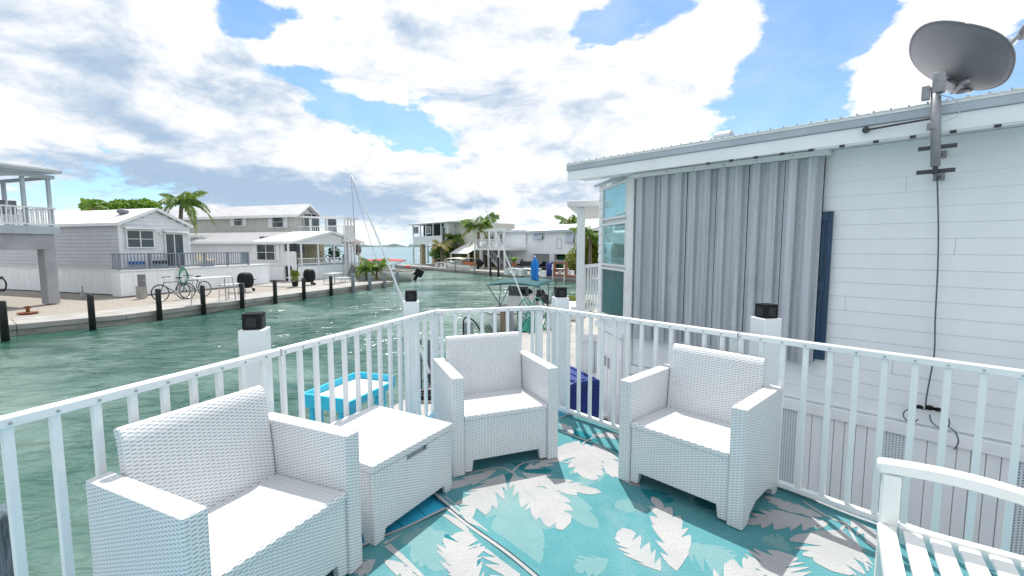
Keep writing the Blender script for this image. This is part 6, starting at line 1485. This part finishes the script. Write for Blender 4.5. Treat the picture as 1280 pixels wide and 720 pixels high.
# dark ladder frame and brown stick by the near whip
p = on_z(531, 479, DOCK+.002); tag(MB().tube([(0, 0, 0), (0, 0, .62)], .022, 6).build('stake', 'wood', loc=p), 'thin brown stake at the dock edge behind the railing corner', 'stake')
t = thing('dock_ladder', on_z(537, 478, DOCK+.002), NB.a, 'dark metal ladder frame on the dock behind the railing corner', 'ladder')
for y_ in (0, .16): MB().tube([(0, y_, -1), (0, y_, .62), (-.0, y_, .70)], .022, 8).build('rail', 'cable_grey', t)
for k in range(4): MB().box(-.01, .01, .025, .135, -.7+k*.35, -.68+k*.35).build('rung', 'cable_grey', t)
p = on_z(534, 497, DOCK+.03); t = thing('rope_coil', p, 0, 'black rope coil lying on the dock behind the middle armchair', 'rope')
for k in range(3): MB().tube([((.10+.02*k)*math.cos(a), (.10+.02*k)*math.sin(a), .03*k) for a in [2*math.pi*j/16 for j in range(17)]], .018, 6, cap=False).build('turn', 'black', t, smooth=True)

# red canopy boat past the left bank
p = at_y(480, 345, 34.5); t = thing('red_canopy_boat', (p.x-.1, 34.6, WATER+.02), R(184), 'white motorboat with a red bimini, moored past the left bank', 'boat')
hull(4.6, 2.0, 1.1, t); MB().box(-.6, .3, -.4, .4, .25, 1.15).build('console', 'hull', t, bev=.06); MB().box(.31, .35, -.36, .36, 1.1, 1.5).build('windscreen', 'glass', t); bimini(t, -1.6, 1.5, 1.9, .8, at_y(498, 324, 34.5).z-WATER, 'red_cloth')
MB().box(-1.5, -.95, -.6, .6, .25, .8).build('seat', 'cream_cloth', t, bev=.05); outboard(t, -2.35, .25, 1.15)
MB().box(-2.0, -1.75, -.3, .3, .9, 1.1).build('engine_box', 'red_cloth', t, bev=.04)
# cream canopy boat across the basin
p = at_y(578, 335, 46.8); t = thing('cream_canopy_boat', (p.x-.1, 46.8, WATER+.02), FB.a+math.pi+.12, 'white motorboat with a cream bimini moored at the basin wall', 'boat')
hull(4.9, 2.0, 1.15, t); MB().box(-.6, .4, -.45, .45, .3, 1.25).build('console', 'hull', t, bev=.06); MB().box(.41, .46, -.42, .42, 1.2, 1.6).build('windscreen', 'glass', t); bimini(t, -1.5, 1.5, 1.9, .8, at_y(578, 322, 46.8).z-WATER, 'cream_cloth')
MB().box(-1.6, -1.0, -.7, .7, .3, 1.0).build('seat', 'orange', t, bev=.1); outboard(t, -2.5, .65, 1.1)
# fish cleaning table at our dock edge
T0, T1, T2, T3 = on_z(380, 490, .23), on_z(423, 501, .23), on_z(490, 469, .23), on_z(450, 464, .23)
FT_ = Frame(((T0.x+T1.x)/2, (T0.y+T1.y)/2, DOCK), math.atan2((T3-T0).y+(T2-T1).y, (T3-T0).x+(T2-T1).x)); Lt = ((T3-T0).length+(T2-T1).length)/2; Wt = (T1-T0).length
t = thing('fish_cleaning_table', FT_.o, FT_.a, 'turquoise fish cleaning table with white top, outside the left railing', 'table')
zt_ = .23-DOCK
MB().box(.03, Lt-.03, -Wt/2+.03, Wt/2-.02, zt_-.085, zt_-.060).build('cutting_board', 'cutting', t, bev=.005)
MB().box(0, .025, -Wt/2, Wt/2, zt_-.12, zt_).build('end_board', 'turq', t, bev=.004); MB().box(Lt-.025, Lt, -Wt/2, Wt/2, zt_-.12, zt_).build('end_board', 'turq', t, bev=.004)
MB().box(.026, Lt-.026, Wt/2-.025, Wt/2, zt_-.12, zt_).build('side_board', 'turq', t, bev=.004); MB().box(.026, Lt-.026, -Wt/2+.004, -Wt/2+.029, zt_-.12, zt_-.055).build('side_board', 'turq', t, bev=.004)
for x_ in (.05, Lt-.21):
    for y_ in (-Wt/2+.05, ): MB().box(x_, x_+.12, y_, y_+.045, 0, zt_-.121).build('leg', 'turq', t, bev=.005)
    MB().box(x_+.0, x_+.12, Wt/2-.09, Wt/2-.045, 0, zt_-.121).build('leg', 'turq', t, bev=.005)
    MB().box(x_+.04, x_+.08, -Wt/2+.096, Wt/2-.091, .25, .33).build('stretcher', 'turq', t, bev=.005)
